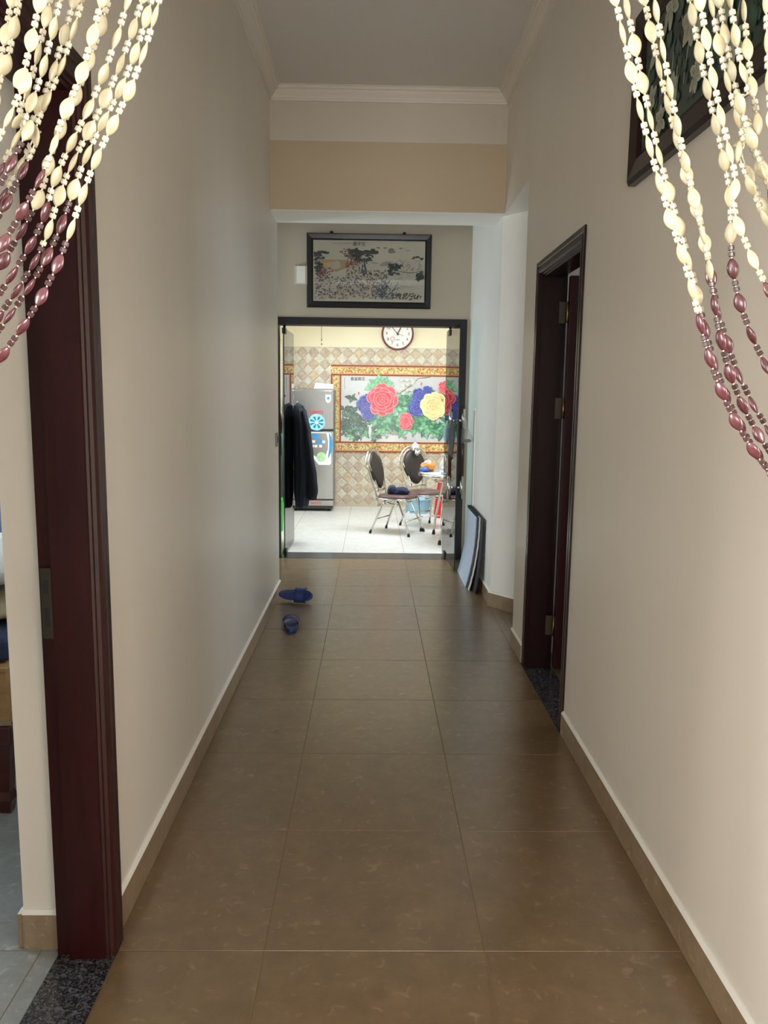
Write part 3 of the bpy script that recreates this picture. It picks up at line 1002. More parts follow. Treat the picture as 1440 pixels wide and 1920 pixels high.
for i in range(16):
    x, z = rnd.uniform(.38, .56), rnd.uniform(1.60, 1.77)
    pr.poly([(x + .03 * math.cos(t) * rnd.uniform(.7, 1.2), z + .025 * math.sin(t)) for t in [k * .9 for k in range(7)]], jit((198, 192, 182), rnd), None, (214, 208, 198))
RED, REDE = (204, 50, 62), (236, 146, 150)
BLU, BLUE_ = (40, 48, 132), (112, 120, 196)
YEL, YELE = (226, 184, 118), (246, 226, 184)
peony(pr, -.08, 1.42, .135, BLU, BLUE_, 3); peony(pr, -.05, 1.30, .11, BLU, BLUE_, 4)
peony(pr, .13, 1.48, .215, RED, REDE, 5)
peony(pr, .64, 1.52, .115, BLU, BLUE_, 6); peony(pr, .60, 1.38, .12, BLU, BLUE_, 7); peony(pr, .74, 1.60, .07, BLU, BLUE_, 12)
peony(pr, .83, 1.40, .185, YEL, YELE, 8)
peony(pr, .455, 1.19, .12, (214, 40, 62), (244, 160, 160), 9, sq=.6)
peony(pr, .985, 1.65, .095, RED, REDE, 10); peony(pr, 1.19, 1.55, .19, RED, REDE, 14)
peony(pr, 1.55, 1.35, .17, YEL, YELE, 15); peony(pr, 1.70, 1.60, .14, BLU, BLUE_, 16)
for x, z in ((-.19, 1.56), (.66, 1.70), (.95, 1.48)):
    pr.poly([(x + .012 * math.cos(t), z + .02 * math.sin(t)) for t in [k * .8 for k in range(8)]], (196, 70, 60), None, (230, 150, 110))
pr.build('painted_flowers', 'tile_print', mu)
text_mesh('inscription', '貴富開花', .050, 'black_ink', mu, (-.205, YM - .0015, 1.748), (1, 0, 0), (0, 0, 1))
t = MB()
for k in range(9):
    t.box(-.392 + .004 * (k % 2), -.378, YM - .0014, YM - .0004, 1.755 - k * .017, 1.763 - k * .017)
t.build('small_inscription', 'grey_plastic', mu)

# picture above the glass door
PX0, PX1, PZ0, PZ1, PY = -0.600, 0.510, 2.292, 2.934, YF - 0.03
pc = thing('landscape_picture', 'black framed landscape scene with pines and a red pavilion above the kitchen door', 'picture', (-.045, YF - .015, PZ0))
FWD = 0.057


def picture_frame(root, corners, width, depth, n_out, material):
    """Four mitred members; corners = outer rectangle in order, inner = inset."""
    C_ = [Vector(c) for c in corners]; n_ = Vector(n_out); ctr = sum(C_, Vector()) / 4
    ex = (C_[1] - C_[0]).normalized(); ez = (C_[3] - C_[0]).normalized()
    sg = [(1, 1), (-1, 1), (-1, -1), (1, -1)]
    pf = [(0, 0), (0, depth * .7), (width * .15, depth), (width * .5, depth * .86), (width * .8, depth * .75), (width, depth * .45), (width, 0)]
    rg = [[C_[k] + ex * (sg[k][0] * w_) + ez * (sg[k][1] * w_) + n_ * d_ for w_, d_ in pf] for k in range(4)]
    for k in range(4):
        MB().loft([rg[k], rg[(k + 1) % 4]], True, True, 0, False).build('frame_side', material, root)


picture_frame(pc, [(PX0, YF - .001, PZ0), (PX1, YF - .001, PZ0), (PX1, YF - .001, PZ1), (PX0, YF - .001, PZ1)], FWD, .035, (0, -1, 0), 'black_frame')
MB().box(PX0 + .05, PX1 - .05, YF - .014, YF - .002, PZ0 + .05, PZ1 - .05).build('backing', 'art_paper', pc)
for x in (-.38, .265):
    t = MB(); t.lathe([(.0, -.004), (.016, -.004), (.016, .004), (0.0, .004)], (x, YF - .012, PZ1 + .006), 12, 0, 'y'); t.build('hanger_tab', 'black_frame', pc)
pr = Print((0, YF - .0145, 0), (1, 0, 0), (0, -1, 0), .00001)
rnd = random.Random(21)
IX0, IZ0, IW, IH = PX0 + FWD, PZ0 + FWD, PX1 - PX0 - 2 * FWD, PZ1 - PZ0 - 2 * FWD


def U(u, v):
    return (IX0 + IW * u, IZ0 + IH * v)


def daub(u, v, su, sv, col, n_=7, soft=None):
    col = tuple(c * .9 for c in col)
    a0 = rnd.uniform(0, 1)
    pts = []
    for i in range(n_):
        t = a0 + 2 * PI * i / n_; q = rnd.uniform(.6, 1.15)
        uu, vv = max(.005, min(.995, u + su * math.cos(t) * q)), max(.01, min(.99, v + sv * math.sin(t) * q))
        pts.append(U(uu, vv))
    pr.poly(pts, col, None, soft or col)


for i in range(14):                                            # far hills and mist
    daub(rnd.uniform(.35, .72), rnd.uniform(.60, .66), .05, .012, (184, 176, 160))
daub(.69, .85, .035, .035, (150, 148, 140)); daub(.70, .82, .04, .03, (160, 158, 148))
for u in (.58, .64, .78):
    daub(u, .885, .022, .012, (120, 120, 114))
for u in (.835, .858):
    daub(u, .85, .005, .01, (60, 58, 56))
daub(.16, .60, .16, .13, (206, 170, 120), 12, (222, 196, 150)); daub(.25, .62, .10, .10, (214, 180, 130), 10)
daub(.20, .60, .05, .07, (226, 216, 196), 12)
daub(.36, .74, .07, .06, (150, 128, 112), 9)
for i in range(70):                                            # water right
    u, v = rnd.uniform(.68, .98), rnd.uniform(.22, .50)
    pr.stroke([U(u, v), U(min(.99, u + rnd.uniform(.02, .08)), v + rnd.uniform(-.01, .01))], .0012, jit((168, 166, 160), rnd))
TEAL = [(44, 62, 62), (56, 76, 76), (36, 48, 48)]
for (u, v, su, sv, n_) in ((.04, .72, .05, .10, 26), (.10, .80, .04, .025, 10), (.40, .78, .10, .06, 34), (.52, .80, .06, .05, 26), (.47, .68, .10, .03, 14), (.36, .84, .03, .04, 10), (.05, .55, .04, .10, 22), (.72, .58, .07, .05, 26), (.70, .48, .05, .06, 20), (.96, .42, .04, .06, 22), (.94, .72, .04, .03, 8)):
    for i in range(n_):
        daub(u + rnd.gauss(0, su * .5), v + rnd.gauss(0, sv * .5), rnd.uniform(.010, .028), rnd.uniform(.012, .03), jit(rnd.choice(TEAL), rnd), 6)
for i in range(26):
    daub(.46 + rnd.gauss(0, .018), rnd.uniform(.42, .68), .008, .04, jit((62, 92, 104), rnd), 5)
for i in range(60):                                            # red pavilion
    u, v = rnd.uniform(.28, .42), rnd.uniform(.52, .66)
    pr.stroke([U(u, v), U(u + rnd.choice((0, .018)), v + rnd.choice((.0, .06)))], .0022, jit((140, 52, 44), rnd))
for i in range(26):
    daub(rnd.uniform(.24, .33), rnd.uniform(.76, .86), .008, .012, jit((128, 48, 44), rnd), 5)
for i in range(760):                                           # crowd of small figures
    u = rnd.uniform(.02, .66); v = rnd.uniform(.06, .52) - (.12 if u < .3 else 0)
    if v < .04: continue
    daub(u, v, rnd.uniform(.004, .012), rnd.uniform(.006, .02), jit(rnd.choice([(150, 106, 108), (96, 92, 92), (170, 140, 120), (120, 84, 92), (110, 112, 104), (88, 96, 112), (186, 168, 140)]), rnd), 5)
for i in range(46):
    daub(.09 + rnd.gauss(0, .04), .45 + rnd.gauss(0, .05), .012, .016, jit((146, 100, 104), rnd), 5)
for i in range(90):                                            # blue rocks bottom centre
    u, v = .64 + rnd.gauss(0, .045), abs(rnd.gauss(.0, .14)) + .03
    pr.stroke([U(u, v), U(max(.01, min(.99, u + rnd.uniform(-.04, .04))), v + .05)], .0028, jit(rnd.choice([(58, 88, 104), (84, 118, 132), (44, 64, 78)]), rnd))
for i in range(60):                                            # thin branches right
    u, v = rnd.uniform(.72, .97), rnd.uniform(.46, .68)
    pr.stroke([U(u, v), U(u + rnd.uniform(-.03, .03), v + rnd.uniform(.0, .07))], .0011, jit((64, 60, 56), rnd))
for i in range(40):
    u = rnd.uniform(.70, .98); pr.stroke([U(u, .50 + .02 * math.sin(20 * u)), U(min(.99, u + .03), .50 + .02 * math.sin(20 * u + .6))], .0024, jit((56, 60, 58), rnd))
for i in range(70):
    daub(rnd.uniform(.70, .97), rnd.uniform(.04, .14), .010, .014, jit(rnd.choice([(92, 100, 98), (150, 120, 90), (60, 78, 84)]), rnd), 6)
pr.build('painted_scene', 'paper_print', pc)
text_mesh('inscription', '圖子百', .038, 'black_ink', pc, U(.41, .935)[:1] + (YF - .0265, U(.41, .935)[1]), (1, 0, 0), (0, 0, 1))
ix, iz = U(.175, .945)
t = MB()
for k in range(26):
    t.box(ix + k * .0066, ix + k * .0066 + .0045, YF - .0272, YF - .0264, iz - .004 + .002 * (k % 3), iz + .004)
t.build('small_inscription', 'grey_plastic', pc)
MB().box(PX0 + FWD - .004, PX1 - FWD + .004, YF - .030, YF - .028, PZ0 + FWD - .004, PZ1 - FWD + .004).build('cover_glass', 'window_glass', pc)

# picture on the right wall
rp = thing('flower_picture', 'dark green flower picture in a wide brown wooden frame high on the wall', 'picture', (XR - .002, 2.28, 2.2))
RX = XR - .001
QY0, QY1, QZ0, QZ1 = 1.78, 2.755, 2.205, 2.735
picture_frame(rp, [(RX, QY1, QZ0), (RX, QY0, QZ0), (RX, QY0, QZ1), (RX, QY1, QZ1)], .085, .032, (-1, 0, 0), 'frame_wood')
MB().box(RX - .012, RX - .001, QY0 + .07, QY1 - .07, QZ0 + .07, QZ1 - .07).build('backing', 'picture_green', rp)
pr = Print((RX - .0126, QY1, 0), (0, -1, 0), (-1, 0, 0), .00002)
rnd = random.Random(5)
for i in range(150):
    u, v = rnd.uniform(.09, .88), rnd.uniform(QZ0 + .09, QZ1 - .09)
    leafp(pr, u, v, rnd.uniform(-1, 1), rnd.uniform(.03, .08), jit(rnd.choice([(36, 70, 54), (48, 80, 64), (34, 52, 74), (28, 48, 42)]), rnd, 6), jit((58, 90, 74), rnd, 6), rnd)
for (u, v, s) in ((.20, 2.56, .07), (.30, 2.63, .06), (.16, 2.42, .05), (.34, 2.38, .06), (.46, 2.52, .08), (.58, 2.63, .06), (.52, 2.36, .05), (.68, 2.46, .07), (.78, 2.58, .07), (.74, 2.34, .06), (.26, 2.33, .05), (.62, 2.55, .05)):
    for i in range(6):
        petal(pr, u, v, 2 * PI * i / 6 + rnd.uniform(-.2, .2), s * rnd.uniform(.8, 1.1), s * .28, jit((150, 158, 140), rnd, 10), jit((176, 182, 164), rnd, 10), rnd)
for i in range(40):
    u, v = rnd.uniform(.1, .85), rnd.uniform(QZ0 + .1, QZ1 - .16)
    pr.stroke([(u, v), (u + rnd.uniform(-.03, .03), v + rnd.uniform(.03, .07))], .0025, jit((160, 168, 148), rnd))
pr.build('painted_flowers', 'tile_print', rp)

# ------------------------------------------------------------------ small fixed things on the walls
cb = MB(); cb.box(-.708, -.585, YF - .03, YF - .001, 2.488, 2.655)
bx_ = thing('chime_box', 'cream plastic box on the wall half hidden by the landscape picture', 'box', (-.65, YF - .02, 2.49))
bevel(cb.build('cover', 'cream_plastic', bx_), .008)
MB().box(-.690, -.612, YF - .0335, YF - .029, 2.50, 2.645).build('front_panel', 'white_plastic', bx_)
sw = thing('wall_switch', 'small grey switch plate on the corridor wall near the blue slides', 'switch', (XL + .004, 5.76, 1.13))
bevel(MB().box(XL, XL + .012, 5.70, 5.80, 1.135, 1.235).build('plate', 'grey_plastic', sw), .003)
MB().box(XL + .012, XL + .018, 5.735, 5.765, 1.16, 1.21).build('rocker', 'fridge_base', sw)
cdt = thing('cable_trunking', 'thin white cable duct running up the wall behind the folded mat', 'cable duct', (XR - .006, 6.66, .12))
bevel(MB().box(XR - .014, XR - .0005, 6.645, 6.675, .112, 1.42).build('duct', 'white_paint', cdt), .003)
MB().box(XR - .017, XR - .013, 6.652, 6.668, .13, 1.40).build('lid', 'grey_plastic', cdt)

# ------------------------------------------------------------------ refrigerator
FX_0, FX_1, FY0 = -1.085, -.500, 10.285
rf = thing('refrigerator', 'silver two door refrigerator with blue stickers against the tiled wall', 'refrigerator', (-.79, 10.54, 0))
bevel(MB().box(FX_0 + .005, FX_1 - .005, FY0 + .06, YE - .035, .07, 1.60).build('body', 'fridge_side', rf), .008)
ud = bevel(MB().box(FX_0, FX_1, FY0, FY0 + .058, 1.082, 1.605).build('freezer_door', 'brushed_steel', rf), .012, 3)
ld = bevel(MB().box(FX_0, FX_1, FY0, FY0 + .058, .162, 1.062).build('main_door', 'brushed_steel', rf), .012, 3)
MB().box(FX_0 + .01, FX_1 - .01, FY0 + .02, FY0 + .06, 1.062, 1.082).build('door_gap', 'fridge_base', rf)
kp = MB().box(FX_0 + .004, FX_1 - .004, FY0 + .012, FY0 + .06, .075, .15).build('kick_panel', 'brushed_steel', rf)
bevel(kp, .006)
MB().box(FX_0 + .02, FX_1 - .02, FY0 + .04, YE - .05, .035, .075).build('plinth', 'fridge_base', rf)
for x in (FX_0 + .07, FX_1 - .07):
    for y in (FY0 + .08, YE - .1):
        t = MB(); t.lathe([(.018, 0), (.018, .012), (.012, .016), (.012, .04)], (x, y, 0), 12); t.build('foot', 'rubber', rf)
MB().box(FX_0 + .03, FX_1 - .03, FY0 - .004, FY0 + .01, 1.575, 1.588).build('door_trim', 'steel', ud)


def disc(cx, cz, r, y, seg=28, th=.0012, rz=None):
    t = MB(); rings = []
    for yy in (y, y - th):
        rings.append([(cx + r * math.cos(2 * PI * k / seg), yy, cz + (rz or r) * math.sin(2 * PI * k / seg)) for k in range(seg)])
    return t.loft(rings, True, True, 0, False)


FYF = FY0 - .0003
st = disc(-.726, 1.175, .108, FYF, th=.0012).build('round_sticker', 'sticker_cyan', ud)
fb = MB()
for i in range(8):
    a_ = PI / 8 + 2 * PI * i / 8
    p = [(-.726 + r * math.cos(a_ + q), FYF - .0016, 1.175 + r * .85 * math.sin(a_ + q)) for r, q in ((.02, -.2), (.092, -.18), (.092, .18), (.02, .2))]
    fb.add(p + [(x, y + .0006, z) for x, y, z in p], [(0, 1, 2, 3), (4, 5, 6, 7), (0, 1, 5, 4), (1, 2, 6, 5), (2, 3, 7, 6), (3, 0, 4, 7)])
fb.build('fan_blades', 'sticker_teal', ud)
disc(-.726, 1.175, .022, FYF - .0017).build('fan_hub', 'sticker_white', ud)
text_mesh('logo', 'SANYO', .052, 'red_ink', ud, (-.726, FYF - .0009, 1.302), (1, 0, 0), (0, 0, 1), bold=.0016)
sh = MB()
shp = [(-.035, .055), (.035, .055), (.037, .0), (.026, -.035), (0, -.055), (-.026, -.035), (-.037, 0)]
sh.loft([[(-.577 + x, FYF, 1.478 + z) for x, z in shp], [(-.577 + x, FYF - .001, 1.478 + z) for x, z in shp]], True, True, 0, False)
sh.build('shield_sticker', 'sticker_white', ud)
disc(-.577, 1.486, .019, FYF - .001).build('shield_emblem', 'sticker_blue', ud)
# information panel on the lower door
ip = MB()
ipo = [(-.86, 1.045), (-.537, 1.045)] + [(-.537, .65), (-.545, .628), (-.565, .62), (-.70, .62), (-.78, .72), (-.83, .86)]
ip.loft([[(x, FYF, z) for x, z in ipo], [(x, FYF - .0008, z) for x, z in ipo]], True, True, 0, False)
ip.build('info_sticker', 'sticker_white', ld)
gp = MB()
gpo = [(-.85, 1.035), (-.60, 1.035), (-.575, .93), (-.58, .82), (-.62, .72), (-.70, .70), (-.78, .76), (-.83, .88)]
gp.loft([[(x, FYF - .0008, z) for x, z in gpo], [(x, FYF - .0012, z) for x, z in gpo]], True, True, 0, False)
gp.build('silver_ground', 'brushed_steel', ld)
ac = MB(); A = []
for i in range(13):
    t = i / 12; cz = 1.04 - .33 * t; xx = -.592 + .052 * math.sin(PI * (.18 + t * .72)); A.append((xx, cz, .004 + .018 * math.sin(PI * t)))
rings = [[(x - w_, FYF - .0016, z), (x + w_, FYF - .0016, z), (x + w_, FYF - .0008, z), (x - w_, FYF - .0008, z)] for x, z, w_ in A]
ac.loft(rings, True, True, 0, False); ac.build('blue_arc', 'sticker_blue', ld)
bq = MB(); bq.box(-.775, -.705, FYF - .0018, FYF - .001, .965, 1.02); bq.build('blue_square', 'sticker_blue', ld)
bq = MB(); bq.box(-.725, -.655, FYF - .0018, FYF - .001, .905, .950); bq.build('blue_square', 'sticker_blue', ld)
for (x, z) in ((-.765, .925), (-.635, .922), (-.78, .865), (-.735, .865), (-.675, .865)):
    bevel(MB().box(x - .018, x + .018, FYF - .0018, FYF - .001, z - .016, z + .016).build('white_icon', 'sticker_white', ld), .0003)
disc(-.665, .725, .062, FYF - .0012).build('green_emblem', 'sticker_green', ld)
text_mesh('logo', 'SANYO', .042, 'red_ink', kp, (-.735, FY0 + .011, .112), (1, 0, 0), (0, 0, 1), bold=.001)
bk = MB()
bk.add([(-.765, 10.30, 1.606), (-.515, 10.30, 1.606), (-.515, 10.55, 1.606), (-.765, 10.55, 1.606), (-.745, 10.34, 1.685), (-.515, 10.32, 1.668), (-.515, 10.55, 1.668), (-.745, 10.55, 1.685)],
       [(0, 1, 2, 3), (4, 5, 6, 7), (0, 1, 5, 4), (1, 2, 6, 5), (2, 3, 7, 6), (3, 0, 4, 7)])
bo = thing('paper_carton', 'flat white carton lying on top of the silver refrigerator', 'carton', (-.64, 10.42, 1.606))
bevel(bk.build('carton', 'white_plastic', bo), .004)
t = MB()
for k in range(7):
    t.obox((-.70 + k * .022, 10.3085, 1.622), (1, 0, 0), (0, .9, -.45), (0, .45, .9), .008 if k % 3 else .005, .0006, .004)
t.build('printing', 'grey_plastic', bo)

# ------------------------------------------------------------------ wall clock
ck = thing('wall_clock', 'round white wall clock with a dark red rim above the mural', 'clock', (.327, YE - .02, 2.14))
CX, CZ = .327, 2.358
t = MB(); t.lathe([(.0, .0), (.215, .0), (.219, .02), (.214, .045), (.205, .05), (.196, .045), (.193, .03), (0, .03)], (CX, YE - .0005, CZ), 48, 0, 'y'); t.build('rim', 'clock_rim', ck)
t = MB(); t.lathe([(0, .030), (.194, .030), (.194, .032), (0, .032)], (CX, YE - .0005, CZ), 48, 0, 'y', False); dial = t.build('dial', 'white_plastic', ck)
for h_ in range(1, 13):
    a_ = 2 * PI * h_ / 12
    text_mesh('numeral', str(h_), .056, 'black_ink', dial, (CX + .148 * math.sin(a_), YE - .0335, CZ + .148 * math.cos(a_)), (1, 0, 0), (0, 0, 1))


def hand(nm, ang, ln, wd, y, m):
    dx, dz = math.sin(ang), math.cos(ang)
    t = MB(); t.obox((CX + dx * (ln / 2 - .012), y, CZ + dz * (ln / 2 - .012)), (dx, 0, dz), (0, 1, 0), (-dz, 0, dx), ln / 2 + .012, .001, wd); t.build(nm, m, ck)


hand('minute_hand', 2 * PI * 53 / 60, .135, .004, YE - .037, 'black_ink')
hand('hour_hand', 2 * PI * 12.88 / 12, .095, .006, YE - .040, 'black_ink')
hand('second_hand', 2 * PI * 18 / 60, .09, .0016, YE - .043, 'red_ink')
t = MB(); t.lathe([(0, .03), (.009, .03), (.009, .046), (0, .046)], (CX, YE - .0005, CZ), 14, 0, 'y'); t.build('hub', 'black_ink', ck)
disc(CX - .068, CZ - .068, .032, YE - .0328).build('pink_emblem', 'pink_ink', ck)
disc(CX - .068, CZ - .068, .020, YE - .0342, th=.0006).build('emblem_centre', 'white_plastic', ck)
MB().box(CX - .03, CX + .03, YE - .0337, YE - .0326, CZ - .085, CZ - .074).build('green_line', 'green_ink', ck)

# pull cord hanging from the kitchen ceiling
pcd = thing('pull_cord', 'thin dark pull cord with a small bead hanging in front of the tiled wall', 'cord', (-.50, 7.75, 3.1))
t = MB(); t.tube([(-.502, 7.75, 3.1), (-.503, 7.75, 2.7), (-.501, 7.75, 2.3), (-.500, 7.75, 2.05)], .0022, 6); t.build('cord', 'black_ink', pcd)
for z in (2.045, 2.005):
    t = MB(); t.blob((-.500, 7.75, z), .007, .007, .012, 10, 6); t.build('bead', 'brass', pcd)
t = MB(); t.lathe([(.03, 0), (.03, -.02), (.0, -.024)], (-.502, 7.75, 3.1), 14); t.build('ceiling_rose', 'white_plastic', pcd)


# ------------------------------------------------------------------ dining chairs: steel tube, tapered oval back
def arc_back(wt_, wb, zb, zt, x_of_z, n_=28):
    """Loop: up the left side, round the top, down the right side."""
    pts = []
    zs = zt - wt_ * 0.95
    for i in range(8):
        t = i / 8; z = zb + (zs - zb) * t; wv = wb + (wt_ - wb) * (t ** 1.25)
        pts.append((x_of_z(z), -wv, z))
    for i in range(13):
        a_ = PI * i / 12; z = zs + (zt - zs) * math.sin(a_)
        pts.append((x_of_z(z), -wt_ * math.cos(a_), z))
    for i in range(8):
        t = 1 - (i + 1) / 8; z = zb + (zs - zb) * t; wv = wb + (wt_ - wb) * (t ** 1.25)
        pts.append((x_of_z(z), wv, z))
    return pts


def make_chair(name, label, loc, rz):
    c = thing(name, label, 'chair', loc, rz, 'steel dining chairs around the table')
    lean = lambda z: -.20 - .13 * max(0, (z - .40)) / .53
    P = lambda n_, mb, m: mb.build(n_, m, c)
    # seat pad: rounded, wider in front
    prof_ = []
    for k in range(24):
        a_ = 2 * PI * k / 24; cx, cy = math.cos(a_), math.sin(a_)
        ex = abs(cx) ** .7 * (1 if cx > 0 else -1); ey = abs(cy) ** .7 * (1 if cy > 0 else -1)
        prof_.append((.205 * ex, (.195 + .015 * ex) * ey))
    rings = [[(x * s, y * s, z) for x, y in prof_] for s, z in ((.93, .392), (1, .400), (1, .415), (.95, .432), (.80, .438))]
    t = MB(); t.loft(rings); P('seat', t, 'seat_vinyl')
    t = MB(); t.tube([(x * 1.02, y * 1.02, .394) for x, y in prof_], .010, 8, 0, True); P('seat_ring', t, 'steel')
    # back frame: outer and inner loop
    t = MB(); t.tube([(-.19, -.115, .30)] + arc_back(.190, .120, .36, .935, lean) + [(-.19, .115, .30)], .0115, 10); P('back_frame', t, 'steel')
    t = MB(); t.tube(arc_back(.162, .072, .47, .905, lambda z: lean(z) + .012), .008, 8); P('inner_loop', t, 'steel')
    t = MB(); t.tube([(lean(.475), -.128, .475), (lean(.475) + .01, 0, .470), (lean(.475), .128, .475)], .008, 8); P('back_rail', t, 'steel')
    # padded back: tapered oval
    R = []
    for s, off in ((.90, -.016), (1, -.006), (1, .012), (.92, .026), (.6, .034)):
        ring = []
        for k in range(32):
            a_ = 2 * PI * k / 32; zz = math.sin(a_)
            wv = (.150 if zz > 0 else .150 * (1 - .36 * zz * zz)) * math.cos(a_)
            z = .705 + (.185 if zz > 0 else .215) * zz
            z = .70 + (z - .70) * s
            ring.append((lean(z) + off, wv * s, z))
        R.append(ring)
    t = MB(); t.loft(R); P('backrest', t, 'chair_vinyl')
    # legs, each with its rubber foot
    for sx, sy in ((-1, -1), (-1, 1), (1, -1), (1, 1)):
        top = (.02 * sx - .05, .150 * sy, .385) if sx < 0 else (.06, .150 * sy, .385)
        mid = (-.14, .165 * sy, .25) if sx < 0 else (.135, .165 * sy, .25)
        bot = (-.235, .205 * sy, .018) if sx < 0 else (.235, .205 * sy, .018)
        t = MB(); t.tube([top, ((top[0] + mid[0]) / 2, (top[1] + mid[1]) / 2, .33), mid, bot], .0105, 10); l_ = P('leg', t, 'steel')
        t = MB(); t.tube([(bot[0] * .985, bot[1] * .99, .032), (bot[0] * 1.005, bot[1] * 1.005, 0.0)], [.0135, .0155], 10); t.build('rubber_foot', 'rubber', l_)
    t = MB(); t.tube([(-.185, -.182, .16), (-.185, .182, .16)], .007, 8); P('stretcher', t, 'steel')
    t = MB(); t.tube([(.185, -.182, .16), (.185, .182, .16)], .007, 8); P('stretcher', t, 'steel')
    for sy in (-1, 1):
        t = MB(); t.tube([(-.19, .118 * sy, .305), (-.05, .15 * sy, .345), (.10, .158 * sy, .33)], .0085, 8); P('side_brace', t, 'steel')
    return c


def fix_local(root):
    for ch in root.children:
        ch.matrix_parent_inverse = Matrix.Identity(4)
        for g in ch.children:
            g.matrix_parent_inverse = Matrix.Identity(4)


ch1 = make_chair('dining_chair', 'steel dining chair with dark oval back and navy pouch on its seat', (.291, 8.71, 0), math.atan2(-.45, .89))
fix_local(ch1)
ch2 = dup(ch1, (.635, 9.10, 0), math.radians(-62), 'steel dining chair with a white glove draped over its oval back')
ch3 = dup(ch1, (1.16, 9.33, 0), math.radians(-112), 'steel dining chair behind the round table next to the red stool')

# navy pouch on the first chair
pn = thing('cloth_pouch', 'small navy cloth pouch with grey strap lying on a chair seat', 'pouch', (.29, 8.70, .437))
t = MB(); t.blob((.325, 8.69, .468), .105, .075, .045, 22, 12, .08, 3, 0, -.031); t.build('body', 'navy_cloth', pn)
t = MB(); t.blob((.225, 8.70, .478), .05, .06, .055, 18, 10, .12, 5, 0, -.041); t.build('folded_flap', 'navy_cloth', pn)
t = MB(); t.tube([(.185, 8.65, .46), (.19, 8.645, .505), (.225, 8.64, .535), (.262, 8.645, .515), (.27, 8.65, .47)], .007, 8); t.build('strap', 'grey_cloth', pn)

# white glove over the back of the second chair
gl = thing('work_glove', 'white knitted glove draped over the back of a dining chair', 'glove', (.515, 9.33, .93))
g = MB(); f_ = Vector((.469, -.883, 0)); s_ = Vector((.883, .469, 0)); o_ = Vector((.512, 9.352, .952))
g.tube([o_ - f_ * .045 + Vector((0, 0, -.075)), o_ - f_ * .03 + Vector((0, 0, -.01)), o_ + Vector((0, 0, .004)), o_ + f_ * .035 + Vector((0, 0, -.012)), o_ + f_ * .052 + Vector((0, 0, -.05))], [.022, .024, .025, .028, .026], 14)
for k, ln in ((-1.5, .055), (-.5, .068), (.5, .064), (1.5, .048)):
    r0 = o_ + f_ * .05 + s_ * (k * .0135) + Vector((0, 0, -.055))
    g.tube([r0, r0 + f_ * .008 + s_ * (k * .003) + Vector((0, 0, -ln * .5)), r0 + f_ * .006 + s_ * (k * .005) + Vector((0, 0, -ln))], [.0082, .0085, .006], 10)
r0 = o_ + f_ * .03 - s_ * .03 + Vector((0, 0, -.02))
g.tube([r0, r0 - s_ * .018 + f_ * .012 + Vector((0, 0, -.022)), r0 - s_ * .022 + f_ * .016 + Vector((0, 0, -.048))], [.012, .011, .007], 10)
g.build('glove', 'white_cloth', gl)

# round table
tb = thing('round_table', 'round glass topped table on steel legs beside the dining chairs', 'table', (1.0, 8.27, 0))
TX, TY = 1.0, 8.27
t = MB(); t.lathe([(0, .700), (.488, .700), (.496, .706), (.496, .722), (.490, .727), (0, .727)], (TX, TY, 0), 56); t.build('tabletop', 'table_glass', tb)
t = MB(); t.lathe([(.490, .694), (.506, .694), (.508, .710), (.502, .7275), (.494, .7275)], (TX, TY, 0), 56, 0, 'z', True, False); t.build('rim', 'steel', tb)
for (x, y) in ((.707, 7.975), (.695, 8.615), (1.305, 8.565), (1.293, 7.925)):
    dx, dy = (x - TX), (y - TY); q = math.hypot(dx, dy); ux, uy = dx / q, dy / q
    t = MB(); t.tube([(TX + ux * .30, TY + uy * .30, .698), (TX + ux * .34, TY + uy * .34, .60), (TX + ux * (q - .03), TY + uy * (q - .03), .22), (x, y, .02)], .0125, 12); l_ = t.build('leg', 'steel', tb)
    t = MB(); t.tube([(x - ux * .003, y - uy * .003, .04), (x + ux * .001, y + uy * .001, 0)], [.0155, .018], 10); t.build('rubber_foot', 'rubber', l_)
t = MB(); t.tube([(TX + .33 * math.cos(a_ * PI / 12), TY + .33 * math.sin(a_ * PI / 12), .64) for a_ in range(24)], .008, 8, 0, True); t.build('under_ring', 'steel', tb)

pk = thing('snack_pack', 'crumpled orange and blue plastic pack on the edge of the table', 'pack', (.60, 8.35, .727))
t = MB(); t.blob((.602, 8.36, .780), .075, .085, .052, 14, 9, .13, 8, 0, -.0515); t.build('orange_wrapper', 'orange_pack', pk)
t = MB(); t.blob((.565, 8.33, .752), .055, .09, .03, 18, 10, .06, 9, 0, -.0245); t.build('blue_wrapper', 'bluepack', pk)
t = MB(); t.blob((.595, 8.36, .818), .045, .05, .026, 16, 8, .10, 12); t.build('lilac_tip', 'lilac_pack', pk)
pb = thing('clear_bag', 'clear plastic bag standing knotted on the round table', 'plastic bag', (.78, 8.36, .727))
R = []
for i, (z, r) in enumerate(((.728, .055), (.74, .075), (.78, .075), (.82, .055), (.86, .03), (.885, .016), (.905, .03), (.92, .042))):
    R.append([(.785 + r * (1 + .12 * math.sin(5 * a_ + i)) * math.cos(a_), 8.37 + r * (1 + .12 * math.sin(5 * a_ + i)) * math.sin(a_), z) for a_ in [2 * PI * k / 20 for k in range(20)]])
t = MB(); t.loft(R, True, False); t.build('film', 'clear_film', pb)
t = MB(); t.blob((.785, 8.37, .758), .045, .045, .028, 16, 8, .06, 4); t.build('contents', 'white_cloth', pb)
cu_ = thing('small_bowl', 'small white bowl on the glass table in front of the clear bag', 'bowl', (.735, 8.02, .727))
t = MB(); t.lathe([(0, .7275), (.022, .7275), (.036, .748), (.040, .762), (.036, .762), (.030, .746), (0, .738)], (.735, 8.02, 0), 20); t.build('bowl', 'white_plastic', cu_)
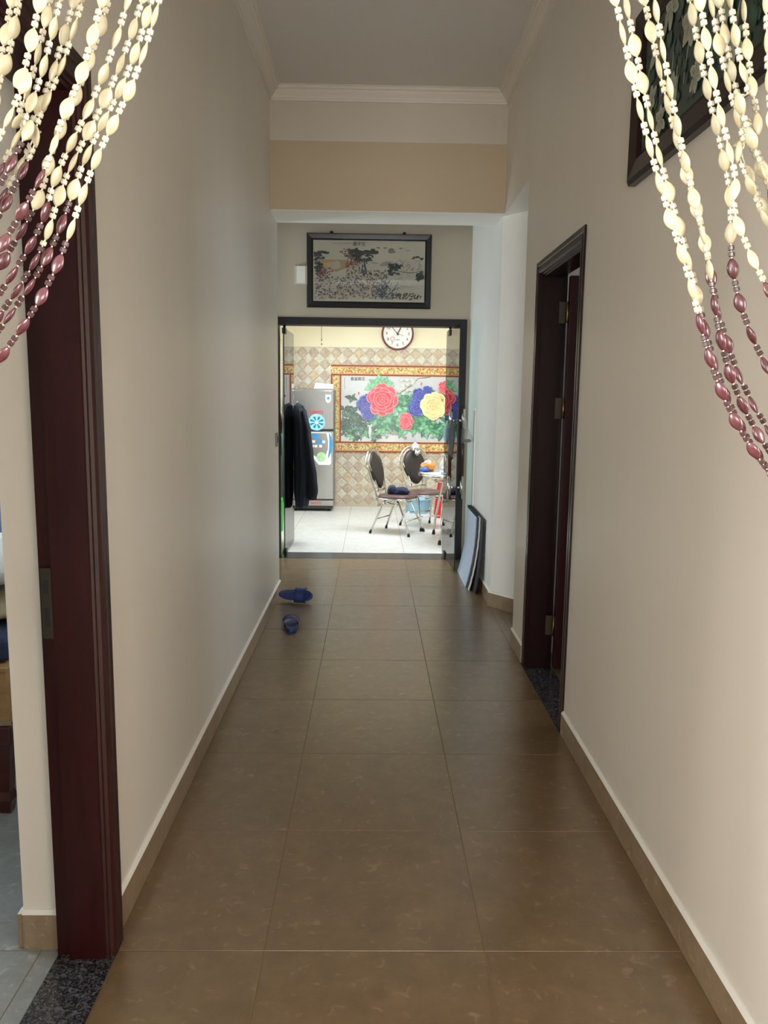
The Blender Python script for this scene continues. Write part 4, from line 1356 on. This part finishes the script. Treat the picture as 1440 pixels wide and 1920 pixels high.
t = MB(); t.lathe([(0, .7385), (.028, .7445), (0.02, .752), (0, .754)], (.735, 8.02, 0), 14); t.build('dark_sauce', 'black_ink', cu_)
pk2 = thing('snack_pack', 'orange and blue pack lying on the table behind the glass door handle', 'pack', (.98, 8.30, .727))
t = MB(); t.blob((.98, 8.30, .760), .085, .07, .034, 20, 12, .05, 18, 0, -.0325); t.build('orange_wrapper', 'orange_pack', pk2)
t = MB(); t.blob((.985, 8.25, .745), .09, .05, .02, 18, 10, .05, 19, 0, -.0175); t.build('blue_wrapper', 'bluepack', pk2)

# basin, stool, scoop, bin
bs = thing('plastic_basin', 'light blue plastic basin on the floor by the tiled wall', 'basin', (.615, 10.33, 0))
t = MB(); t.lathe([(0, 0), (.135, 0), (.142, .01), (.175, .175), (.195, .182), (.195, .190), (.168, .188), (.136, .02), (0, .014)], (.615, 10.33, 0), 36); t.build('bowl', 'blue_plastic', bs)
for k in range(18):
    a_ = 2 * PI * k / 18; t = MB()
    t.tube([(.615 + .143 * math.cos(a_), 10.33 + .143 * math.sin(a_), .02), (.615 + .174 * math.cos(a_), 10.33 + .174 * math.sin(a_), .165)], .005, 6); t.build('rib', 'blue_plastic', bs)
so = thing('plastic_stool', 'red plastic stool standing behind the round table', 'stool', (.99, 10.0, 0))
t = MB(); t.box(.865, 1.115, 9.875, 10.125, .435, .462); bevel(t.build('seat', 'red_plastic', so), .012)
for sx in (-1, 1):
    for sy in (-1, 1):
        t = MB(); R = []
        for z, off, hw in ((0, .145, .030), (.436, .105, .024)):
            cx, cy = .99 + sx * off, 10.0 + sy * off
            R.append([(cx - hw, cy - hw, z), (cx + hw, cy - hw, z), (cx + hw, cy + hw, z), (cx - hw, cy + hw, z)])
        t.loft(R, True, True, 0, False); t.build('leg', 'red_plastic', so)
for sy in (-1, 1):
    MB().box(.90, 1.08, 10.0 + sy * .108 - .008, 10.0 + sy * .108 + .008, .34, .436).build('apron', 'red_plastic', so)
    MB().box(.99 + sy * .108 - .008, .99 + sy * .108 + .008, 9.91, 10.09, .34, .436).build('apron', 'red_plastic', so)
gs = thing('dust_scoop', 'bright green plastic scoop standing on the floor under the table', 'scoop', (.80, 8.46, 0))
t = MB(); R = []
for z, hw, hd in ((.0, .012, .010), (.03, .022, .016), (.10, .026, .018), (.16, .018, .012), (.19, .010, .008)):
    R.append([(.80 + hw * math.cos(a_) - .14 * (z - .1) * .5, 8.47 + hd * math.sin(a_), z) for a_ in [2 * PI * k / 14 for k in range(14)]])
t.loft(R); t.build('scoop', 'green_plastic', gs)
t = MB(); t.tube([(.793, 8.47, .185), (.786, 8.47, .25)], .006, 8); t.build('stem', 'green_plastic', gs)
gb = thing('waste_bin', 'tall green plastic bin on the kitchen floor beneath the hanging clothes', 'bin', (-1.09, 8.75, 0))
t = MB(); t.lathe([(0, 0), (.085, 0), (.092, .01), (.105, .35), (.113, .352), (.113, .366), (.101, .366), (.088, .02), (0, .012)], (-1.085, 8.75, 0), 28); t.build('bucket', 'green_plastic', gb)


# ------------------------------------------------------------------ clothes hanging on the open left leaf
def garment(mb, sections, seed, amp=.012, n_=36, k1=5, k2=9):
    rnd_ = random.Random(seed); p1, p2 = rnd_.uniform(0, 6), rnd_.uniform(0, 6); R = []
    for (x0, x1, y0, y1, z) in sections:
        cx, cy, hx, hy = (x0 + x1) / 2, (y0 + y1) / 2, (x1 - x0) / 2, (y1 - y0) / 2; ring = []
        for k in range(n_):
            a_ = 2 * PI * k / n_
            w_ = 1 + (amp / max(.02, min(hx, hy))) * (math.sin(k1 * a_ + p1 + 1.2 * z) + .6 * math.sin(k2 * a_ + p2 - 2 * z))
            ring.append((cx + hx * math.cos(a_) * w_, cy + hy * math.sin(a_) * w_, z))
        R.append(ring)
    return mb.loft(R)


def smooth_sections(S, n_=5):
    out = []
    for i in range(len(S) - 1):
        for j in range(n_):
            t = j / n_; t2 = t * t * (3 - 2 * t)
            out.append(tuple(S[i][q] + (S[i + 1][q] - S[i][q]) * (t2 if q < 4 else t) for q in range(5)))
    return out + [S[-1]]


jk = thing('hanging_jacket', 'long black jacket hanging on the open glass door by the refrigerator', 'jacket', (-.70, 8.0, 1.45))
S = smooth_sections([(-.765, -.735, 7.99, 8.05, 1.430), (-.795, -.700, 7.93, 8.13, 1.405), (-.798, -.672, 7.91, 8.16, 1.345), (-.798, -.640, 7.90, 8.18, 1.20), (-.798, -.622, 7.90, 8.19, .95), (-.798, -.607, 7.90, 8.19, .75), (-.798, -.622, 7.91, 8.18, .55), (-.785, -.655, 7.93, 8.15, .40), (-.775, -.675, 7.95, 8.13, .37)])
t = MB(); garment(t, S, 3, .005, 48, 5, 11); t.build('body', 'jacket_black', jk)
S = smooth_sections([(-.74, -.665, 7.92, 8.05, 1.36), (-.700, -.618, 7.89, 8.05, 1.15), (-.675, -.590, 7.88, 8.04, .92), (-.652, -.556, 7.89, 8.04, .70), (-.640, -.545, 7.90, 8.04, .55), (-.645, -.560, 7.91, 8.03, .462)])
t = MB(); garment(t, S, 5, .004, 24, 3, 5); t.build('sleeve', 'jacket_black', jk)
t = MB(); t.tube([(-.750, 8.02, 1.42), (-.752, 8.015, 1.445), (-.757, 7.995, 1.452), (-.765, 7.975, 1.44)], .003, 8); t.build('hanger_hook', 'steel', jk)
gt = thing('hanging_shirt', 'dark green shirt hanging behind the pane of the open glass door', 'shirt', (-.87, 8.0, 1.40))
S = smooth_sections([(-.875, -.850, 7.97, 8.02, 1.37), (-.905, -.838, 7.88, 8.08, 1.30), (-.915, -.832, 7.84, 8.12, 1.05), (-.912, -.832, 7.85, 8.12, .75), (-.905, -.835, 7.86, 8.10, .52), (-.895, -.84, 7.88, 8.08, .43)])
t = MB(); garment(t, S, 7, .004, 32); t.build('body', 'teal_cloth', gt)
t = MB(); t.tube([(-.862, 7.995, 1.365), (-.864, 7.995, 1.40), (-.870, 7.995, 1.412)], .003, 8); t.build('hanger_hook', 'steel', gt)
rs = thing('red_garment', 'red garment hanging behind the dark green shirt', 'garment', (-.97, 8.02, 1.32))
S = smooth_sections([(-.955, -.925, 7.98, 8.05, 1.33), (-.985, -.918, 7.93, 8.10, 1.26), (-.99, -.918, 7.92, 8.11, 1.18), (-.975, -.925, 7.95, 8.08, 1.12)])
t = MB(); garment(t, S, 9, .004, 28); t.build('cloth', 'red_cloth', rs)
cm = thing('camouflage_garment', 'olive patterned garment hanging below the red one behind the glass door', 'garment', (-.97, 8.02, 1.1))
S = smooth_sections([(-.972, -.930, 7.96, 8.07, 1.115), (-.985, -.92, 7.93, 8.10, 1.05), (-.985, -.922, 7.93, 8.10, .95), (-.975, -.928, 7.95, 8.08, .90)])
t = MB(); garment(t, S, 10, .004, 28); t.build('cloth', 'camo_cloth', cm)

# ------------------------------------------------------------------ things hanging on the right leaf's handles
h_in, h_out = HR - HN * .055, HR + HN * .055
if h_in.x > h_out.x:
    h_in, h_out = h_out, h_in
ub = thing('folded_umbrella', 'dark grey folded umbrella pouch hanging from the glass door handle', 'umbrella', (h_in.x, h_in.y - .03, 1.31))
x, y = h_in.x + .006, h_in.y - .035
S = smooth_sections([(x - .004, x + .012, y - .01, y + .01, 1.318), (x - .012, x + .016, y - .018, y + .014, 1.285), (x - .032, x + .026, y - .024, y + .014, 1.24), (x - .032, x + .028, y - .026, y + .014, 1.17), (x - .022, x + .024, y - .022, y + .012, 1.10), (x - .006, x + .018, y - .016, y + .010, 1.03), (x + .004, x + .014, y - .008, y + .006, 1.0)], 4)
t = MB(); garment(t, S, 2, .0015, 20); t.build('cover', 'grey_cloth', ub)
t = MB(); t.tube([(x + .004, y, 1.312), (x + .018, y + .01, 1.335), (x + .02, y + .035, 1.335)], .004, 8); t.build('loop', 'black_ink', ub)
t = MB(); t.blob((x + .010, y, .995), .008, .008, .016, 10, 6); t.build('tip', 'black_ink', ub)
pbag = thing('blue_cloth', 'pale blue cloth hung beside the grey umbrella on the door handle', 'cloth', (h_in.x - .04, h_in.y + .03, 1.3))
x, y = h_in.x - .038, h_in.y + .03
S = smooth_sections([(x + .006, x + .018, y - .012, y + .012, 1.31), (x - .016, x + .016, y - .02, y + .02, 1.25), (x - .02, x + .014, y - .022, y + .022, 1.18), (x - .008, x + .01, y - .018, y + .018, 1.12)], 4)
t = MB(); garment(t, S, 4, .0015, 18); t.build('cloth', 'paleblue_cloth', pbag)
tp = thing('hanging_bag', 'clear plastic bag with dark food hanging from the glass door handle', 'plastic bag', (h_out.x, h_out.y, 1.3))
x, y = h_out.x + .012, h_out.y - .03
R = []
for i, (z, hx, hy, ox) in enumerate(((1.345, .012, .012, -.008), (1.30, .020, .016, -.004), (1.24, .030, .026, .004), (1.18, .046, .036, .016), (1.145, .056, .040, .024), (1.13, .054, .036, .022), (1.12, .03, .02, .012))):
    R.append([(x + ox + hx * (1 + .06 * math.sin(6 * a_ + i)) * math.cos(a_), y + hy * (1 + .06 * math.sin(6 * a_ + i)) * math.sin(a_), z) for a_ in [2 * PI * k / 20 for k in range(20)]])
t = MB(); t.loft(R, True, True); t.build('film', 'clear_film', tp)
t = MB(); t.blob((x + .018, y, 1.143), .040, .026, .016, 16, 8, .06, 3); t.build('food', 'dark_food', tp)

# ------------------------------------------------------------------ folded mat leaning on the foyer wall
fm = thing('folded_mat', 'pale blue folded foam mat with dark wavy edges leaning on the wall', 'mat', (.84, 6.3, 0))


def mat_layer(name, y0, y1, back, th, zt, material, wav=.006, foot=.070):
    """One leaf of the mat: curved lean, scalloped near edge."""
    NZ, NY = 34, 2
    front, rear = [], []
    t = MB(); vs = []; fs = []
    for side in (0, 1):
        for i in range(NZ + 1):
            z = zt * i / NZ
            x = XR - .010 - back - foot * (1 - z / zt) ** 2.2 - (th if side == 0 else 0)
            ynear = y0 + wav * math.sin(i * 1.45) + .02 * (1 - z / zt) ** 2
            vs += [(x, ynear, z), (x, y1 + .03 * (1 - z / zt), z)]
    M = (NZ + 1) * 2
    for i in range(NZ):
        a0 = i * 2
        fs += [(a0, a0 + 2, a0 + 3, a0 + 1), (M + a0, M + a0 + 1, M + a0 + 3, M + a0 + 2), (a0, M + a0, M + a0 + 2, a0 + 2), (a0 + 1, a0 + 3, M + a0 + 3, M + a0 + 1)]
    fs += [(0, 1, M + 1, M), (NZ * 2, M + NZ * 2, M + NZ * 2 + 1, NZ * 2 + 1)]
    t.add(vs, fs)
    return t.build(name, material, fm)


mat_layer('blue_face', 6.13, 6.70, .030, .006, .575, 'mat_blue', .003)
mat_layer('dark_band', 6.055, 6.69, .0235, .005, .580, 'mat_dark')
mat_layer('white_band', 6.00, 6.68, .018, .004, .583, 'mat_white')
mat_layer('dark_back', 5.89, 6.67, .006, .010, .590, 'mat_dark', .006, .045)
t = MB()
for k in range(22):
    y = 6.12 + k * .026
    t.box(XR - .010 - .0385, XR - .010 - .005, y, y + .012, .574, .594)
t.build('edge_lacing', 'mat_dark', fm)


# ------------------------------------------------------------------ blue slides
def slide(name, label, loc):
    r = thing(name, label, 'slide sandal', (0, 0, 0), 0, 'blue slides by the corridor wall')
    out = []
    for k in range(36):
        a_ = 2 * PI * k / 36; yy = math.sin(a_); wv = .050 if yy > 0 else .043 - .004 * (-yy)
        out.append((wv * abs(math.cos(a_)) ** .8 * (1 if math.cos(a_) > 0 else -1) * (1.0 - .12 * math.exp(-((yy + .15) / .35) ** 2)), .128 * yy))
    t = MB(); t.loft([[(x * s, y * s, z) for x, y in out] for s, z in ((.94, 0), (.98, .004), (1, .012), (1, .024), (.97, .030), (.90, .026), (.6, .024))]); t.build('sole', 'slide_blue', r)
    for k in range(9):
        yy = -.088 + k * .022; hw = .027
        MB().box(-hw, hw, yy - .004, yy + .004, -.0012, .003).build('tread_rib', 'slide_dark', r)
    R = []
    for i in range(15):
        a_ = PI * i / 14; x, z = -.055 * math.cos(a_), .018 + .050 * math.sin(a_) ** .8; xi, zi = x * .92, .018 + .044 * math.sin(a_) ** .8
        y0, y1 = -.005 + .012 * math.sin(a_), .085 - .012 * math.sin(a_)
        R.append([(x, y0, z), (x, y1, z), (xi, y1, zi), (xi, y0, zi)])
    t = MB(); t.loft(R, True, True, 0, False); s_ = t.build('strap', 'slide_blue', r)
    for sg in (-1, 1):
        t = MB(); R2 = []
        for i in range(15):
            a_ = PI * i / 14; x, z = -.0555 * math.cos(a_), .018 + .0505 * math.sin(a_) ** .8
            y0 = (.012 * math.sin(a_) - .001) if sg < 0 else (.080 - .012 * math.sin(a_) - .004)
            R2.append([(x, y0, z), (x, y0 + .005, z), (x * 1.02, y0 + .005, z + .002), (x * 1.02, y0, z + .002)])
        t.loft(R2, True, True, 0, False); t.build('strap_rim', 'slide_dark', s_)
    return r


s1 = slide('slide_sandal', 'blue rubber slide standing flat on the floor tiles', (-.515, 4.965, .0016))
s1.location = (-.515, 4.965, .0016); s1.rotation_euler = (0, 0, math.radians(7))
s2 = slide('slide_sandal', 'blue rubber slide tipped over on its side against the skirting', (-.545, 5.62, .049))
s2.location = (-.545, 5.62, .049)
s2.rotation_mode = 'QUATERNION'
q = (Matrix.Rotation(math.radians(-12), 3, 'Z') @ Matrix.Rotation(math.radians(62), 3, 'X') @ Matrix.Rotation(math.radians(-90), 3, 'Z')).to_quaternion()
s2.rotation_quaternion = q

# ------------------------------------------------------------------ bedroom seen past the left door frame
bdx = thing('wooden_bed', 'dark red carved wooden bed in the room beside the corridor', 'bed', (-1.9, 3.5, 0))
BX0, BX1, BY0, BY1 = -2.95, -1.255, 2.62, 4.50
t = MB(); t.box(BX0, BX1, BY0, BY1, .262, .335); bevel(t.build('frame', 'red_wood', bdx), .006)
ap = MB(); prof_ = [(BX0 + .05, .265), (BX1 - .03, .265)]
n_ = 40
low = []
for i in range(n_ + 1):
    x = BX1 - .03 - (BX1 - BX0 - .08) * i / n_
    low.append((x, .262 - .035 - .035 * abs(math.sin(i * PI / 5)) * (1 if (i // 5) % 2 else .6)))
poly = prof_ + low
ap.loft([[(x, BY0 + .01, z) for x, z in poly], [(x, BY0 + .035, z) for x, z in poly]], True, True, 0, False); ap.build('scalloped_apron', 'red_wood', bdx)
for (x, y) in ((BX1 - .045, BY0 + .045), (BX0 + .045, BY0 + .045), (BX1 - .045, BY1 - .045), (BX0 + .045, BY1 - .045)):
    t = MB(); t.loft([[(x + hw * a_, y + hw * b_, z) for a_, b_ in ((-1, -1), (1, -1), (1, 1), (-1, 1))] for hw, z in ((.018, 0), (.022, .03), (.028, .05), (.019, .08), (.030, .20), (.040, .262))], True, True, 0, False); t.build('leg', 'red_wood', bdx)
bm_ = thing('wooden_chest', 'light brown wooden chest standing on the carved bed', 'chest', (-1.7, 3.0, .335))
t = MB(); t.box(-2.2, -1.265, 2.64, 3.4, .336, .530); bevel(t.build('box', 'tan_wood', bm_), .006)
t = MB(); t.box(-2.22, -1.258, 2.63, 3.42, .530, .548); bevel(t.build('lid', 'tan_wood', bm_), .004)
t = MB(); t.box(-2.21, -1.2575, 2.628, 2.64, .338, .350); t.build('base_strip', 'mattress', bm_)
nb = thing('navy_blanket', 'folded navy blanket on the wooden chest', 'blanket', (-1.6, 3.0, .548))
t = MB(); t.box(-2.0, -1.275, 2.66, 3.3, .549, .640); bevel(t.build('fold', 'navy_cloth', nb), .03, 4)
bp_ = thing('beige_cushion', 'flat beige cushion on top of the navy blanket', 'cushion', (-1.6, 3.0, .64))
t = MB(); t.blob((-1.62, 3.0, .685), .36, .30, .048, 28, 12, .02, 4, 0, -.0445); t.build('cushion', 'mattress', bp_)
wp = thing('white_pillow', 'white pillow leaning on the pile in the bedroom', 'pillow', (-1.55, 3.1, .73))
t = MB(); t.blob((-1.56, 3.06, .838), .31, .24, .10, 28, 14, .03, 6, 0, -.09); t.build('pillow', 'white_cloth', wp)
bq_ = thing('blue_quilt', 'light blue folded quilt behind the white pillow', 'quilt', (-1.75, 3.9, .336))
t = MB(); t.box(-2.4, -1.45, 3.5, 4.3, .336, 1.03); bevel(t.build('fold', 'blue_cloth', bq_), .06, 5)


# ------------------------------------------------------------------ bead curtains, drawn to both sides of the opening
def bead_mesh(name, L_, wd, th, material):
    R = []
    for i in range(9):
        t = i / 8; s = math.sin(PI * (.04 + .92 * t)) ** .75
        R.append([(wd / 2 * s * math.cos(2 * PI * k / 12), th / 2 * s * math.sin(2 * PI * k / 12), L_ * (t - .5)) for k in range(12)])
    o = MB(); o.loft(R); ob_ = o.build(name, material); me = ob_.data; bpy.data.objects.remove(ob_)
    return me


BEAD = {'cream': bead_mesh('oval_bead', .0168, .0102, .0042, 'cream_bead'), 'red': bead_mesh('oval_bead', .0168, .0096, .0046, 'red_bead')}


def star_ring(c, t, a, b, r, h):
    """Small notched spacer bead."""
    rings = []
    for s, q in ((-1, .72), (-.7, 1), (.7, 1), (1, .72)):
        rings.append([c + t * (s * h / 2) + (a * math.cos(2 * PI * k / 10) + b * math.sin(2 * PI * k / 10)) * (r * q * (1 if k % 2 else .78)) for k in range(10)])
    return rings


def crom(P, n_=14):
    P = [P[0] * 2 - P[1]] + P + [P[-1] * 2 - P[-2]]; out = []
    for i in range(1, len(P) - 2):
        for j in range(n_):
            t = j / n_
            out.append(.5 * ((2 * P[i]) + (P[i + 1] - P[i - 1]) * t + (2 * P[i - 1] - 5 * P[i] + 4 * P[i + 1] - P[i + 2]) * t * t + (3 * P[i] - P[i - 1] - 3 * P[i + 2] + P[i + 3] * 1.0 if False else (3 * P[i] - P[i - 1] - 3 * P[i + 1] + P[i + 2])) * t ** 3))
    return out + [P[-2]]


RAIL_Z = 2.36
LEFT = [((-.1668, 1.7841), (-.2176, 1.672), (-.3002, 1.5185)), ((-.1727, 1.784), (-.2234, 1.6777), (-.2989, 1.5416)), ((-.1809, 1.7811), (-.24, 1.6615), (-.2999, 1.5507)),
        ((-.1904, 1.7836), (-.2467, 1.6643), (-.299, 1.5674)), ((-.2051, 1.7833), (-.2487, 1.6844), (-.2978, 1.5885)), ((-.2112, 1.7805), (-.2411, 1.7045), (-.297, 1.6019)),
        ((-.2251, 1.7829), (-.2607, 1.7014), (-.2955, 1.6285)), ((-.2376, 1.7648), (-.2686, 1.6927), (-.2917, 1.6432)), ((-.2437, 1.7771), (-.2712, 1.7012), (-.2943, 1.6505)),
        ((-.2511, 1.7763), (-.2772, 1.7011), (-.2937, 1.6606)), ((-.2593, 1.774), (-.2767, 1.7237), (-.2922, 1.6865)), ((-.273, 1.7806), (-.2905, 1.725), (-.337, 1.60)), ((-.2808, 1.7722), (-.300, 1.71), (-.347, 1.59))]
RIGHT = [((.1838, 1.7919), (.2465, 1.6077), (.3309, 1.4335)), ((.1915, 1.7921), (.2467, 1.6192), (.3315, 1.4335)), ((.206, 1.7924), (.2562, 1.6424), (.3287, 1.4668)), ((.2137, 1.7925), (.262, 1.6253), (.3301, 1.4502)),
         ((.2411, 1.7931), (.2781, 1.6712), (.3246, 1.5158)), ((.2489, 1.7932), (.2826, 1.6769), (.3193, 1.5795)), ((.2572, 1.7934), (.289, 1.6976), (.3151, 1.63)), ((.2639, 1.7935), (.2909, 1.7032), (.3151, 1.634)),
         ((.2723, 1.7937), (.2897, 1.7336), (.3122, 1.6642)), ((.282, 1.7939), (.3, 1.7089), (.3125, 1.6604)), ((.300, 1.7942), (.313, 1.70), (.345, 1.58))]


def curtain(name, label, data, side, rail0, rail1, tie):
    c = thing(name, label, 'bead curtain', (side * .35, .65, RAIL_Z))
    t = MB(); t.tube([(rail0, .65, RAIL_Z), (rail1, .65, RAIL_Z)], .011, 12); t.build('rail', 'tan_wood', c)
    for xx in (rail0 + .01 * (1 if rail1 > rail0 else -1), rail1 - .02 * (1 if rail1 > rail0 else -1)):
        MB().box(xx - .008, xx + .008, .62, .662, RAIL_Z - .014, RAIL_Z + .014).build('rail_bracket', 'dull_steel', c)
    rr = random.Random(3 if side < 0 else 4)
    N = len(data)
    for i, (p0, p1, p2) in enumerate(data):
        y = .635 + .030 * ((i * 7) % 5) / 4
        k_ = y / .65
        p0, p1, p2 = [(q_[0] * k_, CAM_H + (q_[1] - CAM_H) * k_) for q_ in (p0, p1, p2)]
        sl = (p1[0] - p0[0]) / (p1[1] - p0[1])
        xt = p0[0] + sl * .80 * (RAIL_Z - p0[1])
        xt = min(xt, .002 - .004 * i) if side < 0 else max(xt, .034 + .004 * i)
        pts = [Vector((xt, .65, RAIL_Z)), Vector(((xt + p0[0]) / 2 + .003 * side, y, (RAIL_Z + p0[1]) / 2)), Vector((p0[0], y, p0[1])), Vector((p1[0], y, p1[1])), Vector((p2[0], y, p2[1])),
               Vector((tie[0] - side * .012 + .004 * rr.uniform(-1, 1), .645 + .012 * rr.uniform(-1, 1), tie[1] + .004 * (N - i)))]
        path = crom(pts)
        # arc-length table
        cum = [0.0]
        for k in range(1, len(path)):
            cum.append(cum[-1] + (path[k] - path[k - 1]).length)

        def at(s):
            k = 1
            while k < len(cum) - 1 and cum[k] < s: k += 1
            u = (s - cum[k - 1]) / max(1e-6, cum[k] - cum[k - 1])
            return path[k - 1].lerp(path[k], u), (path[k] - path[k - 1]).normalized()
        sm = MB(); sm.tube(path, .0006, 5, 0)
        st_ = sm.build('strand', ['thread', 'white_bead', 'red_small_bead', 'cream_bead', 'red_bead'], c)
        # rebuild strand mesh with its spacer beads
        sm = MB(); sm.tube(path, .0006, 5, 0)
        s = .012 + rr.uniform(0, .03); total = cum[-1]; pitch = .0282
        zsw = (1.600 if side < 0 else 1.565) + rr.uniform(-.02, .03) + (.010 * min(i, 8) if side < 0 else .006 * i)
        ph = rr.uniform(0, 6.3)
        while s < total - .02:
            p, td = at(s)
            ref = Vector((0, 1, 0)); a_ = (ref - td * ref.dot(td)).normalized(); b_ = td.cross(a_)
            ph += rr.choice((.15, .3, 1.3, -.25, .1, -1.1)); ca, sa = math.cos(ph), math.sin(ph)
            ax, bx2 = a_ * sa + b_ * ca, a_ * ca - b_ * sa
            red = p.z < zsw
            key = 'red' if red else 'cream'
            M = Matrix(((ax.x, bx2.x, td.x, p.x), (ax.y, bx2.y, td.y, p.y), (ax.z, bx2.z, td.z, p.z), (0, 0, 0, 1)))
            if abs(p.x) < .335 and p.z < 1.815:
                o = bpy.data.objects.new('oval_bead', BEAD[key]); COL.objects.link(o); o.parent = st_
                o.matrix_parent_inverse = Matrix.Translation(-Vector(c.location)) if False else Matrix.Identity(4)
                o.matrix_basis = st_.matrix_parent_inverse.inverted() @ Matrix.Translation(-Vector(c.location)) @ M if False else M
            else:
                me = BEAD[key]
                sm.add([M @ v.co for v in me.vertices], [tuple(q.vertices) for q in me.polygons], 4 if red else 3, None, True)
            for off in (.0116, .0166):
                if s + off < total:
                    pp, tt = at(s + off)
                    sm.loft(star_ring(pp, tt, a_, b_, .0026, .0040), True, True, 2 if pp.z < zsw else 1, False)
            s += pitch
        tmp = sm.build('strand_tmp', ['thread', 'white_bead', 'red_small_bead', 'cream_bead', 'red_bead']); me = tmp.data; bpy.data.objects.remove(tmp)
        old = st_.data; st_.data = me; me.name = 'strand'; bpy.data.meshes.remove(old)
    # tie band gathering the strands, with its wall hook
    t = MB(); t.tube([(tie[0] - side * .012 + .022 * math.cos(q_ * PI / 8), .645 + .022 * math.sin(q_ * PI / 8), tie[1] + .02) for q_ in range(16)], .004, 8, 0, True); t.build('tie_band', 'red_bead', c)
    t = MB(); t.tube([(tie[0] + side * .005, .645, tie[1] + .02), (tie[0] + side * .05, .645, tie[1] + .025), (tie[0] + side * .075, .635, tie[1] + .03), (tie[0] + side * .08, .618, tie[1] + .03)], .004, 8); t.build('tie_hook', 'dull_steel', c)
    return c


cl = curtain('bead_curtain', 'cream and burgundy bead curtain gathered beside the bedroom doorway', LEFT, -1, -.60, .010, (-.56, 1.22))
cr = curtain('bead_curtain', 'cream and burgundy bead curtain gathered in front of the flower picture', RIGHT, 1, .028, .66, (.60, 1.16))
